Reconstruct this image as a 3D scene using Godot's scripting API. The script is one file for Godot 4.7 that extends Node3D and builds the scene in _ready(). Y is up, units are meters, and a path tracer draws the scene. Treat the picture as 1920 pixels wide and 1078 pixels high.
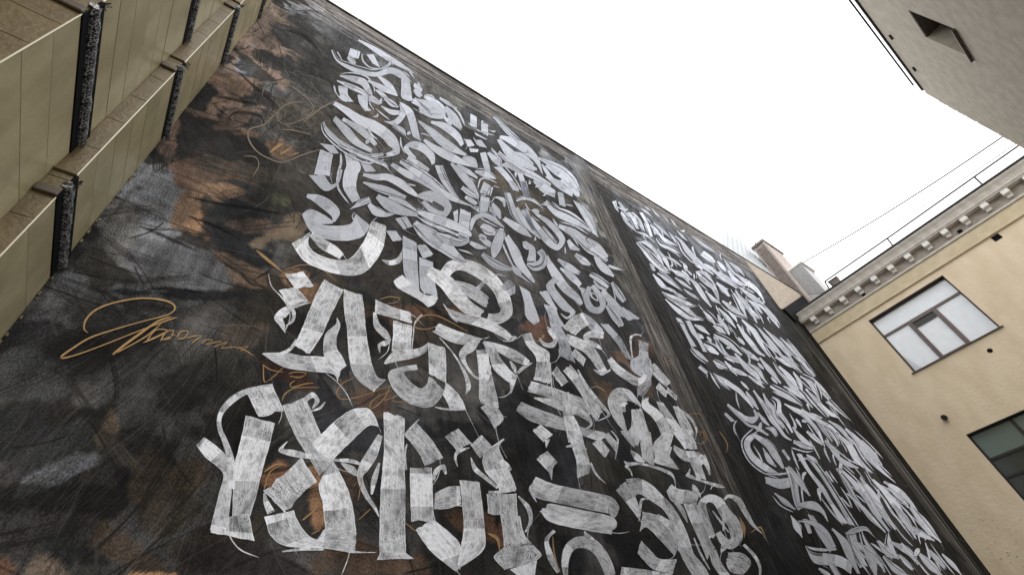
extends Node3D
# A courtyard seen looking steeply up: a tall wall with a black and white calligraphy mural, a panelled
# block at its left end, a yellow rendered block at its right end, a grey rendered block behind.
# Metres, y up. The mural wall is the plane z = WZ; x runs along it to the right.

const WZ := -5.5
const WALL_L := -1.72
const WALL_R := 24.75
const WALL_TOP := 19.3
const PAINT_R := 22.75

var taken := {}
var rng := RandomNumberGenerator.new()
var M := {}

# ---------------------------------------------------------------- helpers
func numbered(n: String, parent: Node) -> String:
	var key := str(parent.get_instance_id()) + n
	var k: int = taken.get(key, 0)
	taken[key] = k + 1
	return n if k == 0 else "%s_%03d" % [n, k]

func thing(called: String, label: String, category: String, at := Vector3.ZERO, group := "") -> Node3D:
	var o := Node3D.new()
	o.name = numbered(called, self)
	add_child(o, true)
	o.position = at
	o.set_meta("label", label)
	o.set_meta("category", category)
	if group != "":
		o.set_meta("group", group)
	return o

func obj(called: String, mesh: Mesh, mat: Material, parent: Node3D) -> MeshInstance3D:
	var o := MeshInstance3D.new()
	o.name = numbered(called, parent)
	o.mesh = mesh
	o.material_override = mat
	parent.add_child(o, true)
	return o

func begin_st() -> SurfaceTool:
	var st := SurfaceTool.new()
	st.begin(Mesh.PRIMITIVE_TRIANGLES)
	return st

func quad(st: SurfaceTool, a: Vector3, b: Vector3, c: Vector3, d: Vector3, outward: Vector3) -> void:
	var n := (c - a).cross(b - a)
	if n.length() < 1e-9:
		n = (d - a).cross(c - a)
	n = n.normalized()
	var p := [a, b, c, d]
	if n.dot(outward) < 0.0:
		p = [a, d, c, b]
		n = -n
	for i in [0, 1, 2, 0, 2, 3]:
		st.set_normal(n)
		st.set_uv(Vector2(p[i].x + p[i].z, p[i].y) * 0.25)
		st.add_vertex(p[i])

# a box with chamfered edges: centre, full size
func box(st: SurfaceTool, c: Vector3, s: Vector3, ch := 0.0) -> void:
	var h := s * 0.5
	var k := minf(ch, minf(h.x, minf(h.y, h.z)) * 0.9)
	for ax in 3:
		var u := (ax + 1) % 3
		var v := (ax + 2) % 3
		for sg in [-1.0, 1.0]:
			var pts := []
			for q in [[-1.0, -1.0], [1.0, -1.0], [1.0, 1.0], [-1.0, 1.0]]:
				var p := Vector3.ZERO
				p[ax] = sg * h[ax]
				p[u] = q[0] * (h[u] - k)
				p[v] = q[1] * (h[v] - k)
				pts.append(c + p)
			var n := Vector3.ZERO
			n[ax] = sg
			quad(st, pts[0], pts[1], pts[2], pts[3], n)
	if k <= 0.0:
		return
	for ax in 3:
		var u := (ax + 1) % 3
		var v := (ax + 2) % 3
		for su in [-1.0, 1.0]:
			for sv in [-1.0, 1.0]:
				var a := Vector3.ZERO
				a[u] = su * h[u]
				a[v] = sv * (h[v] - k)
				var b := Vector3.ZERO
				b[u] = su * (h[u] - k)
				b[v] = sv * h[v]
				var lo := Vector3.ZERO
				lo[ax] = -(h[ax] - k)
				var n := Vector3.ZERO
				n[u] = su
				n[v] = sv
				quad(st, c + a + lo, c + b + lo, c + b - lo, c + a - lo, n)
	for sx in [-1.0, 1.0]:
		for sy in [-1.0, 1.0]:
			for sz in [-1.0, 1.0]:
				var a := c + Vector3(sx * h.x, sy * (h.y - k), sz * (h.z - k))
				var b := c + Vector3(sx * (h.x - k), sy * h.y, sz * (h.z - k))
				var d := c + Vector3(sx * (h.x - k), sy * (h.y - k), sz * h.z)
				quad(st, a, b, d, d, Vector3(sx, sy, sz))

func box_mesh(c: Vector3, s: Vector3, ch := 0.0) -> ArrayMesh:
	var st := begin_st()
	box(st, c, s, ch)
	return st.commit()

func span_mesh(lo: Vector3, hi: Vector3, ch := 0.0) -> ArrayMesh:
	return box_mesh((lo + hi) * 0.5, hi - lo, ch)

func span(st: SurfaceTool, lo: Vector3, hi: Vector3, ch := 0.0) -> void:
	box(st, (lo + hi) * 0.5, hi - lo, ch)

# a polygon given by its corners, thickened along d
func slab(st: SurfaceTool, pts: Array, d: Vector3) -> void:
	var mid := Vector3.ZERO
	for p in pts:
		mid += p
	mid /= pts.size()
	for i in range(1, pts.size() - 1):
		quad(st, pts[0], pts[i], pts[i + 1], pts[i + 1], -d)
		quad(st, pts[0] + d, pts[i] + d, pts[i + 1] + d, pts[i + 1] + d, d)
	for i in pts.size():
		var a: Vector3 = pts[i]
		var b: Vector3 = pts[(i + 1) % pts.size()]
		quad(st, a, b, b + d, a + d, (a + b) * 0.5 - mid)

func tube(st: SurfaceTool, path: Array, r: float, sides := 8) -> void:
	var rings := []
	for i in path.size():
		var t: Vector3 = (path[mini(i + 1, path.size() - 1)] - path[maxi(i - 1, 0)]).normalized()
		var a := t.cross(Vector3.UP if absf(t.y) < 0.9 else Vector3.RIGHT).normalized()
		var b := t.cross(a)
		var ring := []
		for k in sides:
			var an := TAU * k / sides
			ring.append([path[i] + (a * cos(an) + b * sin(an)) * r, a * cos(an) + b * sin(an)])
		rings.append(ring)
	for i in rings.size() - 1:
		for k in sides:
			var k2 := (k + 1) % sides
			var p := [rings[i][k], rings[i][k2], rings[i + 1][k2], rings[i + 1][k]]
			var n: Vector3 = (p[2][0] - p[0][0]).cross(p[1][0] - p[0][0])
			var order := [0, 1, 2, 0, 2, 3] if n.dot(p[0][1]) > 0 else [0, 2, 1, 0, 3, 2]
			for q in order:
				st.set_normal(p[q][1])
				st.set_uv(Vector2(float(k) / sides, p[q][0].z))
				st.add_vertex(p[q][0])
	for e in [0, rings.size() - 1]:
		var o: Vector3 = path[e]
		var outw: Vector3 = (path[0] - path[1]) if e == 0 else (path[-1] - path[-2])
		for k in sides:
			quad(st, o, rings[e][k][0], rings[e][(k + 1) % sides][0], rings[e][(k + 1) % sides][0], outw)

func tube_mesh(path: Array, r: float, sides := 8) -> ArrayMesh:
	var st := begin_st()
	tube(st, path, r, sides)
	return st.commit()

# ---------------------------------------------------------------- materials
func noise(sd: int, freq: float, oct := 4, kind := FastNoiseLite.TYPE_SIMPLEX_SMOOTH) -> FastNoiseLite:
	var n := FastNoiseLite.new()
	n.seed = sd
	n.noise_type = kind
	n.frequency = freq
	n.fractal_type = FastNoiseLite.FRACTAL_FBM
	n.fractal_octaves = oct
	return n

func lin(r: float, g: float, b: float) -> Color:
	return Color(r, g, b).linear_to_srgb()

# blotchy tint map: value noise between two linear colours, plus a finer one
func blotch(sd: int, a: Color, b: Color, freq := 0.012, size := 512, sx := 1.0, sy := 1.0) -> ImageTexture:
	var big := noise(sd, freq, 5).get_seamless_image(int(size / sx), int(size / sy))
	big.resize(size, size, Image.INTERPOLATE_CUBIC)
	var fine := noise(sd + 7, 0.11, 3).get_seamless_image(size, size)
	var pa := big.get_data()
	var pb := fine.get_data()
	var out := PackedByteArray()
	out.resize(size * size * 3)
	for i in size * size:
		var t := clampf((pa[i] - 60) / 135.0, 0, 1) * 0.78 + clampf((pb[i] - 60) / 135.0, 0, 1) * 0.22
		out[i * 3] = int(255 * lerpf(a.r, b.r, t))
		out[i * 3 + 1] = int(255 * lerpf(a.g, b.g, t))
		out[i * 3 + 2] = int(255 * lerpf(a.b, b.b, t))
	return ImageTexture.create_from_image(Image.create_from_data(size, size, false, Image.FORMAT_RGB8, out))

func bumps(sd: int, freq: float, size := 512) -> ImageTexture:
	return ImageTexture.create_from_image(noise(sd, freq, 4).get_seamless_image(size, size))

func surface(a: Color, b: Color, sd: int, rough: float, scale: float, bump := 0.0, bump_freq := 0.06, freq := 0.012, sx := 1.0, sy := 1.0) -> StandardMaterial3D:
	var m := StandardMaterial3D.new()
	m.albedo_texture = blotch(sd, a, b, freq, 512, sx, sy)
	m.roughness = rough
	m.uv1_triplanar = true
	m.uv1_world_triplanar = true
	m.uv1_scale = Vector3.ONE * scale
	if bump > 0.0:
		m.heightmap_enabled = true
		m.heightmap_texture = bumps(sd + 3, bump_freq)
		m.heightmap_scale = bump
	return m

func plain(c: Color, rough := 0.6, metal := 0.0) -> StandardMaterial3D:
	var m := StandardMaterial3D.new()
	m.albedo_color = c
	m.roughness = rough
	m.metallic = metal
	return m

func make_materials() -> void:
	M.render = surface(lin(0.70, 0.575, 0.405), lin(0.79, 0.665, 0.495), 11, 0.9, 0.22, 0.4, 0.05, 0.01, 1.0, 2.2)
	M.band = surface(lin(0.56, 0.465, 0.31), lin(0.65, 0.56, 0.395), 12, 0.9, 0.3, 0.6)
	M.stone = surface(lin(0.50, 0.46, 0.41), lin(0.68, 0.645, 0.59), 13, 0.85, 0.4, 0.8)
	M.frieze = surface(lin(0.30, 0.26, 0.22), lin(0.42, 0.38, 0.33), 15, 0.85, 0.5, 0.8)
	M.bracket = plain(lin(0.78, 0.76, 0.72), 0.8)
	M.concrete = surface(lin(0.345, 0.305, 0.245), lin(0.43, 0.385, 0.315), 14, 0.92, 0.16, 0.3, 0.09, 0.02, 1.0, 0.6)
	M.panel = []
	for i in 4:
		var p := surface(lin(0.325, 0.285, 0.165) * (0.985 + 0.01 * i), lin(0.43, 0.38, 0.235) * (0.985 + 0.01 * i), 21 + i, 0.24, 0.35, 0.25, 0.02, 0.008, 1.0, 2.0)
		M.panel.append(p)
	M.panel_brown = surface(lin(0.10, 0.070, 0.027), lin(0.16, 0.115, 0.05), 26, 0.45, 0.5, 0.3)
	M.brown_dark = surface(lin(0.05, 0.036, 0.022), lin(0.085, 0.062, 0.04), 27, 0.5, 0.6)
	M.trim = plain(lin(0.62, 0.58, 0.46), 0.35, 0.3)
	M.black = plain(lin(0.006, 0.006, 0.007), 0.85)
	M.black.metallic_specular = 0.2
	M.rubber = speckled()
	M.window_brown = surface(lin(0.05, 0.035, 0.028), lin(0.085, 0.06, 0.05), 31, 0.45, 0.8)
	M.sash = surface(lin(0.11, 0.085, 0.08), lin(0.17, 0.13, 0.12), 32, 0.45, 0.8)
	M.window_dark = plain(lin(0.018, 0.016, 0.012), 0.4)
	M.blind = surface(lin(0.80, 0.82, 0.86), lin(0.88, 0.90, 0.94), 33, 0.8, 0.4)
	M.green_glass = plain(lin(0.16, 0.21, 0.185), 0.08)
	M.green_glass.metallic_specular = 0.7
	M.dark_glass = plain(lin(0.05, 0.058, 0.052), 0.08)
	M.dark_glass.metallic_specular = 0.7
	M.interior = plain(lin(0.02, 0.022, 0.018), 0.9)
	var g := StandardMaterial3D.new()
	g.albedo_color = Color(0.9, 0.95, 0.95, 0.06)
	g.transparency = BaseMaterial3D.TRANSPARENCY_ALPHA
	g.roughness = 0.03
	M.glass = g
	M.metal_dark = plain(lin(0.02, 0.02, 0.021), 0.4, 0.4)
	M.metal_grey = surface(lin(0.30, 0.30, 0.30), lin(0.42, 0.42, 0.42), 41, 0.5, 0.8)
	M.tin = surface(lin(0.27, 0.295, 0.31), lin(0.35, 0.375, 0.395), 42, 0.45, 0.5)
	M.coping = plain(lin(0.055, 0.05, 0.05), 0.6)
	M.beige = surface(lin(0.27, 0.225, 0.18), lin(0.38, 0.325, 0.27), 43, 0.9, 0.4, 1.0)
	M.pink = surface(lin(0.36, 0.305, 0.28), lin(0.46, 0.40, 0.37), 44, 0.9, 0.5, 1.0)
	M.tower_dark = surface(lin(0.16, 0.13, 0.115), lin(0.23, 0.19, 0.17), 45, 0.9, 0.5, 1.0)
	M.asphalt = surface(lin(0.30, 0.29, 0.28), lin(0.42, 0.41, 0.39), 46, 0.95, 0.2, 1.0)
	M.roof = surface(lin(0.16, 0.16, 0.165), lin(0.25, 0.25, 0.25), 47, 0.6, 0.3)
	M.wire = plain(lin(0.02, 0.02, 0.022), 0.6)
	M.paint = []
	for i in 5:
		var p := StandardMaterial3D.new()
		p.albedo_texture = brush_texture(60 + i, i > 2)
		p.transparency = BaseMaterial3D.TRANSPARENCY_ALPHA
		p.vertex_color_use_as_albedo = true
		p.roughness = 0.85
		p.metallic_specular = 0.3
		p.cull_mode = BaseMaterial3D.CULL_DISABLED
		M.paint.append(p)

# black rubber flecked with white
func speckled() -> StandardMaterial3D:
	var n := noise(51, 0.06, 3).get_seamless_image(256, 256).get_data()
	var n2 := noise(52, 0.02, 2).get_seamless_image(256, 256).get_data()
	var out := PackedByteArray()
	out.resize(256 * 256 * 3)
	for i in 256 * 256:
		var v := 14
		if n[i] > 157 - (n2[i] - 128) * 0.5:
			v = 190 + (n[i] % 60)
		out[i * 3] = v
		out[i * 3 + 1] = v
		out[i * 3 + 2] = v + 4
	var m := StandardMaterial3D.new()
	m.albedo_texture = ImageTexture.create_from_image(Image.create_from_data(256, 256, false, Image.FORMAT_RGB8, out))
	m.roughness = 0.3
	m.uv1_triplanar = true
	m.uv1_scale = Vector3.ONE * 3.2
	m.heightmap_enabled = true
	m.heightmap_texture = bumps(53, 0.09, 256)
	m.heightmap_scale = 0.4
	return m

# the look of a wide flat brush: streaks along the stroke (v), worn patches, a firmer rim at both sides of u
func brush_texture(sd: int, calm := false) -> ImageTexture:
	var w := 128
	var h := 1024
	var streak := noise(sd, 0.09, 3).get_image(w, 64)
	streak.resize(w, h, Image.INTERPOLATE_CUBIC)
	var hair := noise(sd + 1, 0.23, 2).get_image(w, 200)
	hair.resize(w, h, Image.INTERPOLATE_CUBIC)
	var patch := noise(sd + 2, 0.011, 5).get_image(w, h)
	var grain := noise(sd + 3, 0.2, 3).get_image(w, h)
	var a := streak.get_data()
	var b := hair.get_data()
	var c := patch.get_data()
	var d := grain.get_data()
	var r := RandomNumberGenerator.new()
	r.seed = sd * 31 + 5
	var paint_loads := []
	var y := 0
	while y < h:
		var len := r.randi_range(50, 190)
		paint_loads.append([y, r.randf_range(0.76, 1.0) if calm else r.randf_range(0.6, 1.0), r.randf_range(-0.12, 0.12) if calm else r.randf_range(-0.35, 0.35)])
		y += len
	var out := PackedByteArray()
	out.resize(w * h * 4)
	for j in h:
		var level := 1.0
		var slope := 0.0
		for s in paint_loads:
			if j >= s[0]:
				level = s[1]
				slope = s[2]
		for i in w:
			var k := j * w + i
			var u := (i + 0.5) / w
			var st := (a[k] - 128) / 90.0
			var hr := (b[k] - 128) / 90.0
			var pt := (c[k] - 128) / 80.0
			var gr := (d[k] - 128) / 90.0
			var edge := minf(u, 1.0 - u)
			var rim := clampf(1.0 - edge / 0.045, 0.0, 1.0)
			var lv := level + slope * (u - 0.5)
			var worn := clampf((pt - 0.05) * 1.5, 0.0, 1.0) * (0.4 if calm else 1.0)
			if calm:
				pt *= 0.5
			var al := 0.95 * lv + (0.14 * st + 0.26 * hr + 0.34 * gr) * (0.25 + 0.9 * worn) - 0.22 * worn
			al = clampf(al, 0.22, 0.98)
			al = maxf(al, 0.95 * rim)
			var v := 0.97 + 0.06 * st + 0.07 * hr + 0.20 * pt + 0.10 * gr + 0.30 * (lv - 0.8) + 0.18 * rim
			v = clampf(v, 0.45, 1.0)
			out[k * 4] = int(v * 241)
			out[k * 4 + 1] = int(v * 245)
			out[k * 4 + 2] = int(v * 255)
			out[k * 4 + 3] = int(al * 255)
	return ImageTexture.create_from_image(Image.create_from_data(w, h, false, Image.FORMAT_RGBA8, out))

# ---------------------------------------------------------------- the mural
const BW := 664
const BH := 486
var base: PackedFloat32Array
var warp_a: PackedByteArray
var warp_b: PackedByteArray

# one area of underpainting: centre and two half axes in centimetres on the wall, colour, cover
func patch(cx: float, cy: float, ax: float, ay: float, bx: float, by: float, hexa: String, cover: float) -> void:
	var col := Color(hexa).srgb_to_linear()
	var det := ax * by - ay * bx
	if absf(det) < 1.0:
		return
	var ex := (absf(ax) + absf(bx)) * 1.35
	var ey := (absf(ay) + absf(by)) * 1.35
	var sx := (WALL_R - WALL_L) * 100.0 / BW
	var sy := WALL_TOP * 100.0 / BH
	var i0 := clampi(int((cx - ex - WALL_L * 100.0) / sx), 0, BW - 1)
	var i1 := clampi(int((cx + ex - WALL_L * 100.0) / sx), 0, BW - 1)
	var j0 := clampi(int((WALL_TOP * 100.0 - cy - ey) / sy), 0, BH - 1)
	var j1 := clampi(int((WALL_TOP * 100.0 - cy + ey) / sy), 0, BH - 1)
	for j in range(j0, j1 + 1):
		var dy := WALL_TOP * 100.0 - (j + 0.5) * sy - cy
		for i in range(i0, i1 + 1):
			var k := j * BW + i
			var dx := WALL_L * 100.0 + (i + 0.5) * sx - cx
			var u := (dx * by - dy * bx) / det + (warp_a[k] - 128) * 0.0105
			var v := (ax * dy - ay * dx) / det + (warp_b[k] - 128) * 0.0105
			var r := u * u + v * v
			if r < 1.2:
				var t := cover * clampf((1.2 - r) / 0.3, 0.0, 1.0)
				base[k * 3] += (col.r - base[k * 3]) * t
				base[k * 3 + 1] += (col.g - base[k * 3 + 1]) * t
				base[k * 3 + 2] += (col.b - base[k * 3 + 2]) * t

func underpainting() -> void:
	base = PackedFloat32Array()
	base.resize(BW * BH * 3)
	warp_a = noise(101, 0.02, 5).get_image(BW, BH).get_data()
	warp_b = noise(102, 0.02, 5).get_image(BW, BH).get_data()
	for k in BW * BH:
		var t := 0.8 + (warp_a[k] - 128) * 0.004
		base[k * 3] = 0.036 * t
		base[k * 3 + 1] = 0.034 * t
		base[k * 3 + 2] = 0.033 * t
	patch(-66, 605, 30, 249, 140, -83, "383737", 0.9)
	patch(540, 776, 524, -67, -319, -562, "414041", 0.8)
	patch(241, 1132, 287, -107, -186, -651, "4c4b4b", 0.9)
	patch(46, 886, 42, 191, 178, -111, "373432", 0.9)
	patch(-167, 1417, 1, 177, 91, -55, "827067", 1.0)
	patch(-138, 1176, 4, 150, 61, -37, "817066", 1.0)
	patch(-135, 1605, 78, 46, 14, -169, "6e6259", 0.9)
	patch(-53, 1797, 81, 5, -3, -193, "888a92", 1.0)
	patch(-44, 1640, 88, 25, 1, -164, "353436", 0.9)
	patch(17, 1752, 83, -11, -7, -104, "7c7e84", 0.8)
	patch(-119, 1066, 3, 92, 49, -26, "806a5c", 1.0)
	patch(-139, 1260, 6, 64, 20, -21, "7f818c", 1.0)
	patch(-137, 954, 1, 60, 51, -28, "79655a", 1.0)
	patch(-94, 1295, 59, 6, 3, -74, "2c2d2c", 0.9)
	patch(-56, 1216, 57, 16, 3, -63, "626468", 0.85)
	patch(-18, 1158, 56, 37, 5, -48, "4d4841", 0.8)
	patch(-90, 992, 48, 75, 31, -85, "2a2828", 1.0)
	patch(-87, 1064, 27, 23, 6, -31, "615249", 1.0)
	patch(-126, 847, 2, 49, 33, -19, "705b52", 0.9)
	patch(-79, 887, 41, 17, 7, -42, "5e4d41", 0.7)
	patch(-44, 979, 40, 5, 3, -58, "272626", 0.9)
	patch(15, 1034, 36, 6, 0, -31, "77604d", 0.8)
	patch(-142, 777, 1, 74, 46, -26, "7e8086", 1.0)
	patch(-96, 772, 37, -1, 6, -57, "7c7e83", 0.95)
	patch(-95, 711, 39, 10, 8, -35, "717379", 0.95)
	patch(-147, 701, 0, 35, 39, -23, "6a6968", 0.9)
	patch(-72, 782, 26, -8, -1, -52, "746050", 1.0)
	patch(-57, 744, 14, -19, -8, -20, "8f725a", 0.9)
	patch(-43, 900, 45, 11, 5, -53, "433d38", 0.9)
	patch(1, 854, 61, 18, 5, -56, "2c2b29", 0.9)
	patch(12, 859, 17, 1, 0, -20, "3f4531", 0.8)
	patch(-16, 759, 34, -1, 2, -54, "202226", 0.95)
	patch(37, 798, 29, 34, 7, -17, "5d5347", 0.9)
	patch(-8, 790, 28, 9, 2, -15, "5c4c42", 0.7)
	patch(-129, 630, 34, 1, 7, -33, "302f2d", 0.95)
	patch(-146, 650, 19, 4, 5, -17, "3e3b38", 0.8)
	patch(-151, 601, 3, 26, 19, -15, "606063", 0.95)
	patch(-57, 667, 41, 2, 5, -38, "636468", 0.9)
	patch(-70, 617, 36, 7, 4, -18, "5f6164", 0.8)
	patch(-54, 619, 47, 15, 2, -8, "202126", 0.95)
	patch(-130, 539, 3, 22, 23, -17, "525255", 0.9)
	patch(-70, 569, 22, 2, 6, -25, "555658", 0.9)
	patch(-2, 674, 32, -3, 1, -34, "786455", 0.95)
	patch(53, 678, 35, -3, -2, -42, "403932", 0.8)
	patch(46, 614, 38, -14, -4, -26, "34312e", 0.8)
	patch(81, 714, 37, 13, 3, -27, "79624f", 1.0)
	patch(92, 691, 23, -14, -7, -22, "765b4a", 0.9)
	patch(136, 693, 28, -5, -3, -16, "695342", 0.8)
	patch(58, 619, 26, -9, -5, -30, "3a3730", 0.8)
	patch(-130, 517, 5, 31, 18, -13, "272729", 0.9)
	patch(-98, 514, 42, 37, 11, -19, "282728", 0.9)
	patch(-129, 478, 4, 27, 21, -16, "424345", 0.9)
	patch(-47, 463, 6, 70, 23, -11, "3f3f40", 0.9)
	patch(-75, 468, 3, 31, 8, -4, "535455", 0.7)
	patch(-16, 497, 4, 37, 30, -13, "1f2021", 0.9)
	patch(25, 522, 34, -6, 0, -36, "302f2d", 0.9)
	patch(42, 576, 24, -3, -1, -25, "4f463e", 0.6)
	patch(-119, 424, 20, 4, 13, -29, "292a2c", 0.9)
	patch(-82, 405, 8, 21, 19, -16, "363839", 0.9)
	patch(-69, 383, 16, 16, 8, -9, "686970", 0.9)
	patch(-82, 372, 6, 7, 4, -4, "525651", 0.6)
	patch(-59, 436, 8, 0, 7, -27, "5c5143", 0.6)
	patch(-44, 358, 56, -4, 4, -13, "131315", 0.75)
	patch(-13, 380, 25, -2, 3, -14, "141417", 1.0)
	patch(-1, 408, 32, -28, -9, -15, "252524", 0.9)
	patch(-14, 395, 21, -24, -18, -21, "443a31", 0.8)
	patch(19, 400, 12, 12, 12, -14, "4b3f32", 0.8)
	patch(26, 364, 20, -23, -18, -16, "3c342c", 0.8)
	patch(-35, 337, 6, 20, 11, -7, "252628", 0.9)
	patch(-36, 321, 4, 20, 15, -8, "5e544b", 0.9)
	patch(-13, 318, 9, -10, -9, -8, "202022", 0.9)
	patch(-68, 312, 12, 0, 3, -7, "5d4639", 0.9)
	patch(20, 319, 33, -16, -2, -11, "433a32", 0.9)
	patch(36, 312, 20, 1, 1, -4, "b78f6c", 1.0)
	patch(74, 339, 32, 2, 6, -23, "332d28", 0.9)
	patch(116, 322, 59, -8, 0, -14, "292527", 0.9)
	patch(153, 382, 16, -1, -1, -34, "735946", 1.0)
	patch(99, 413, 9, -8, -9, -11, "755543", 0.8)
	patch(111, 450, 23, 4, 5, -26, "2a2b2a", 0.8)
	patch(191, 416, 19, -1, -2, -26, "5b473c", 0.7)
	patch(218, 331, 54, -6, -2, -18, "4f4036", 0.8)
	patch(342, 367, 31, -2, -6, -19, "695041", 0.85)
	patch(391, 364, 20, -1, -6, -16, "775949", 0.8)
	patch(109, 530, 38, -6, -2, -14, "3e2924", 0.85)
	patch(201, 537, 29, -4, -4, -19, "4f3f37", 0.8)
	patch(253, 695, 55, -3, -7, -27, "5d4537", 0.8)
	patch(186, 715, 51, -2, -5, -32, "3e392f", 0.8)
	patch(347, 744, 62, -5, -11, -31, "765a43", 0.9)
	patch(312, 669, 47, -5, -11, -32, "4e4237", 0.8)
	patch(156, 596, 22, 2, -1, -57, "26282e", 0.8)
	patch(218, 637, 26, 3, -4, -43, "202227", 0.8)
	patch(292, 640, 57, 7, -7, -45, "332e2a", 0.8)
	patch(258, 500, 93, -7, -7, -33, "222226", 0.9)
	patch(419, 571, 59, -7, -20, -43, "202126", 0.95)
	patch(516, 503, 82, -29, -64, -75, "26282c", 0.95)
	patch(540, 776, 58, -15, -42, -66, "272a30", 0.9)
	patch(568, 772, 43, -26, -28, -35, "5a453b", 0.9)
	patch(751, 674, 49, -59, -72, -52, "4e4034", 0.8)
	patch(863, 809, 38, -50, -91, -71, "695447", 0.75)
	patch(702, 716, 50, -13, -41, -48, "2c2b2a", 0.8)
	patch(825, 467, 54, -33, -63, -38, "27292c", 0.9)
	patch(642, 356, 62, -13, -37, -37, "25262b", 0.9)
	patch(546, 623, 47, -4, -23, -38, "282a2f", 0.8)
	patch(688, 490, 69, -16, -23, -23, "353531", 0.8)
	patch(1137, 914, 55, 32, 4, -154, "4f4942", 1.0)
	patch(1067, 1146, 86, 63, -10, -291, "5e5d5a", 1.0)
	patch(1022, 1389, 99, 92, -4, -330, "70706d", 1.0)
	patch(1006, 1680, 93, 106, -1, -173, "767675", 1.0)
	patch(1074, 972, 73, 45, -7, -170, "544f47", 0.9)
	patch(1082, 757, 54, 27, 12, -126, "433e37", 0.9)
	patch(1101, 598, 77, 31, 14, -79, "69574a", 1.0)
	patch(1097, 713, 47, 23, 11, -64, "504336", 0.8)
	patch(1081, 495, 76, 26, 12, -60, "5b4c41", 0.9)
	patch(1052, 415, 69, 20, 8, -35, "765a48", 0.9)
	patch(1055, 375, 68, 18, 10, -42, "2e2b2a", 0.9)
	patch(1100, 626, 39, 17, 5, -28, "242322", 0.8)
	patch(1078, 1335, 79, 67, -19, -508, "212328", 1.0)
	patch(1105, 983, 89, 56, 1, -279, "202227", 1.0)
	patch(1138, 771, 102, 50, 12, -188, "202127", 1.0)
	patch(1152, 503, 110, 35, 10, -160, "1b1d22", 1.0)
	patch(1163, 360, 127, 28, 5, -71, "191b20", 1.0)
	patch(1068, 1652, 71, 74, -15, -216, "2f3239", 1.0)
	patch(1499, 1287, 315, -173, -697, -591, "2f3136", 0.9)
	patch(1505, 823, 149, -258, -598, -300, "2b2c2f", 0.9)
	patch(1495, 512, 127, -200, -504, -166, "27282a", 0.9)
	patch(1483, 1708, 373, -39, -138, -164, "54585f", 0.9)
	patch(1321, 1880, 170, -12, -74, -106, "6a6d73", 0.9)
	patch(2152, 1765, 131, -66, -200, -163, "4b4e53", 0.9)
	patch(1921, 1766, 201, -26, -116, -110, "64676e", 0.8)
	patch(225, 1757, 269, -19, -15, -91, "64666b", 1.0)
	patch(506, 1726, 221, -16, -31, -97, "676768", 1.0)
	patch(119, 1734, 173, -34, -13, -105, "55575b", 0.9)
	patch(846, 1740, 244, -15, -47, -96, "6e7075", 1.0)
	patch(1022, 1771, 147, -8, -67, -116, "63666d", 0.9)
	patch(470, 1812, 96, 5, -35, -127, "514f4b", 0.8)
	patch(301, 1687, 98, 2, -30, -146, "42413f", 0.7)
	patch(396, 1342, 76, -44, -79, -203, "37393f", 0.8)
	patch(585, 1651, 95, -53, -86, -202, "2f3136", 0.8)
	patch(622, 1475, 74, -42, -63, -127, "343333", 0.7)
	patch(177, 961, 59, -14, -17, -74, "333232", 0.8)
	patch(637, 1336, 103, -9, -46, -97, "4c453b", 0.8)
	patch(151, 1304, 63, 19, -6, -77, "51483e", 0.7)
	patch(103, 1039, 58, -12, -9, -61, "3e3c39", 0.7)
	patch(357, 932, 67, -15, -23, -58, "3b3a37", 0.6)
	patch(704, 922, 46, -27, -72, -86, "3e3c38", 0.7)
	patch(617, 1144, 61, -9, -40, -76, "423d36", 0.7)
	patch(2334, 1240, 157, 76, -6, -345, "201f1d", 1.0)
	patch(2433, 1578, 184, 109, -8, -185, "272727", 1.0)
	patch(2332, 891, 192, 68, 16, -263, "1d1b18", 1.0)
	patch(2316, 592, 200, 49, 16, -209, "181716", 1.0)
	patch(2358, 1159, 78, 35, 18, -363, "0a0a0b", 1.0)
	patch(2355, 780, 76, 24, 16, -280, "0a0a0b", 1.0)
	patch(2369, 470, 91, 18, 11, -193, "0b0b0c", 1.0)
	patch(2401, 1005, 76, 30, 5, -124, "342924", 0.6)
	# the weathered strip between the two texts, the black strip beside it and the black right margin
	for j in BH:
		var y := WALL_TOP * (1.0 - (j + 0.5) / BH)
		for i in BW:
			var k := j * BW + i
			var x := WALL_L + (WALL_R - WALL_L) * (i + 0.5) / BW
			var wa := (warp_a[k] - 128) / 128.0
			var wb := (warp_b[k] - 128) / 128.0
			var c := Vector3.ZERO
			var a := 0.0
			if x > 9.5 and x < 10.62 + wb * 0.05 and y > 4.0 and y < 18.0:
				var tone := (0.085 + 0.045 * wa) * clampf((y - 2.5) / 7.0, 0.35, 1.0)
				c = Vector3(1.04, 1.0, 0.9) * tone
				a = clampf((x - 9.78 + wa * 0.6) / 0.2, 0.0, 1.0) * 0.85
			elif x >= 10.62 and x < 11.5 + wa * 0.4:
				c = Vector3(0.95, 1.0, 1.15) * (0.011 + 0.008 * wb)
				a = 0.85 * clampf((18.3 - y) / 0.8, 0.0, 1.0)
			elif x > 22.9 + wa * 0.25 and y < 15.7:
				c = Vector3(1.08, 1.0, 0.94) * (0.013 + 0.01 * wb)
				a = 0.8
				if x > 23.92 + wa * 0.06:
					c = Vector3.ONE * 0.003
					a = 0.97
			base[k * 3] += (c.x - base[k * 3]) * a
			base[k * 3 + 1] += (c.y - base[k * 3 + 1]) * a
			base[k * 3 + 2] += (c.z - base[k * 3 + 2]) * a

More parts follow.
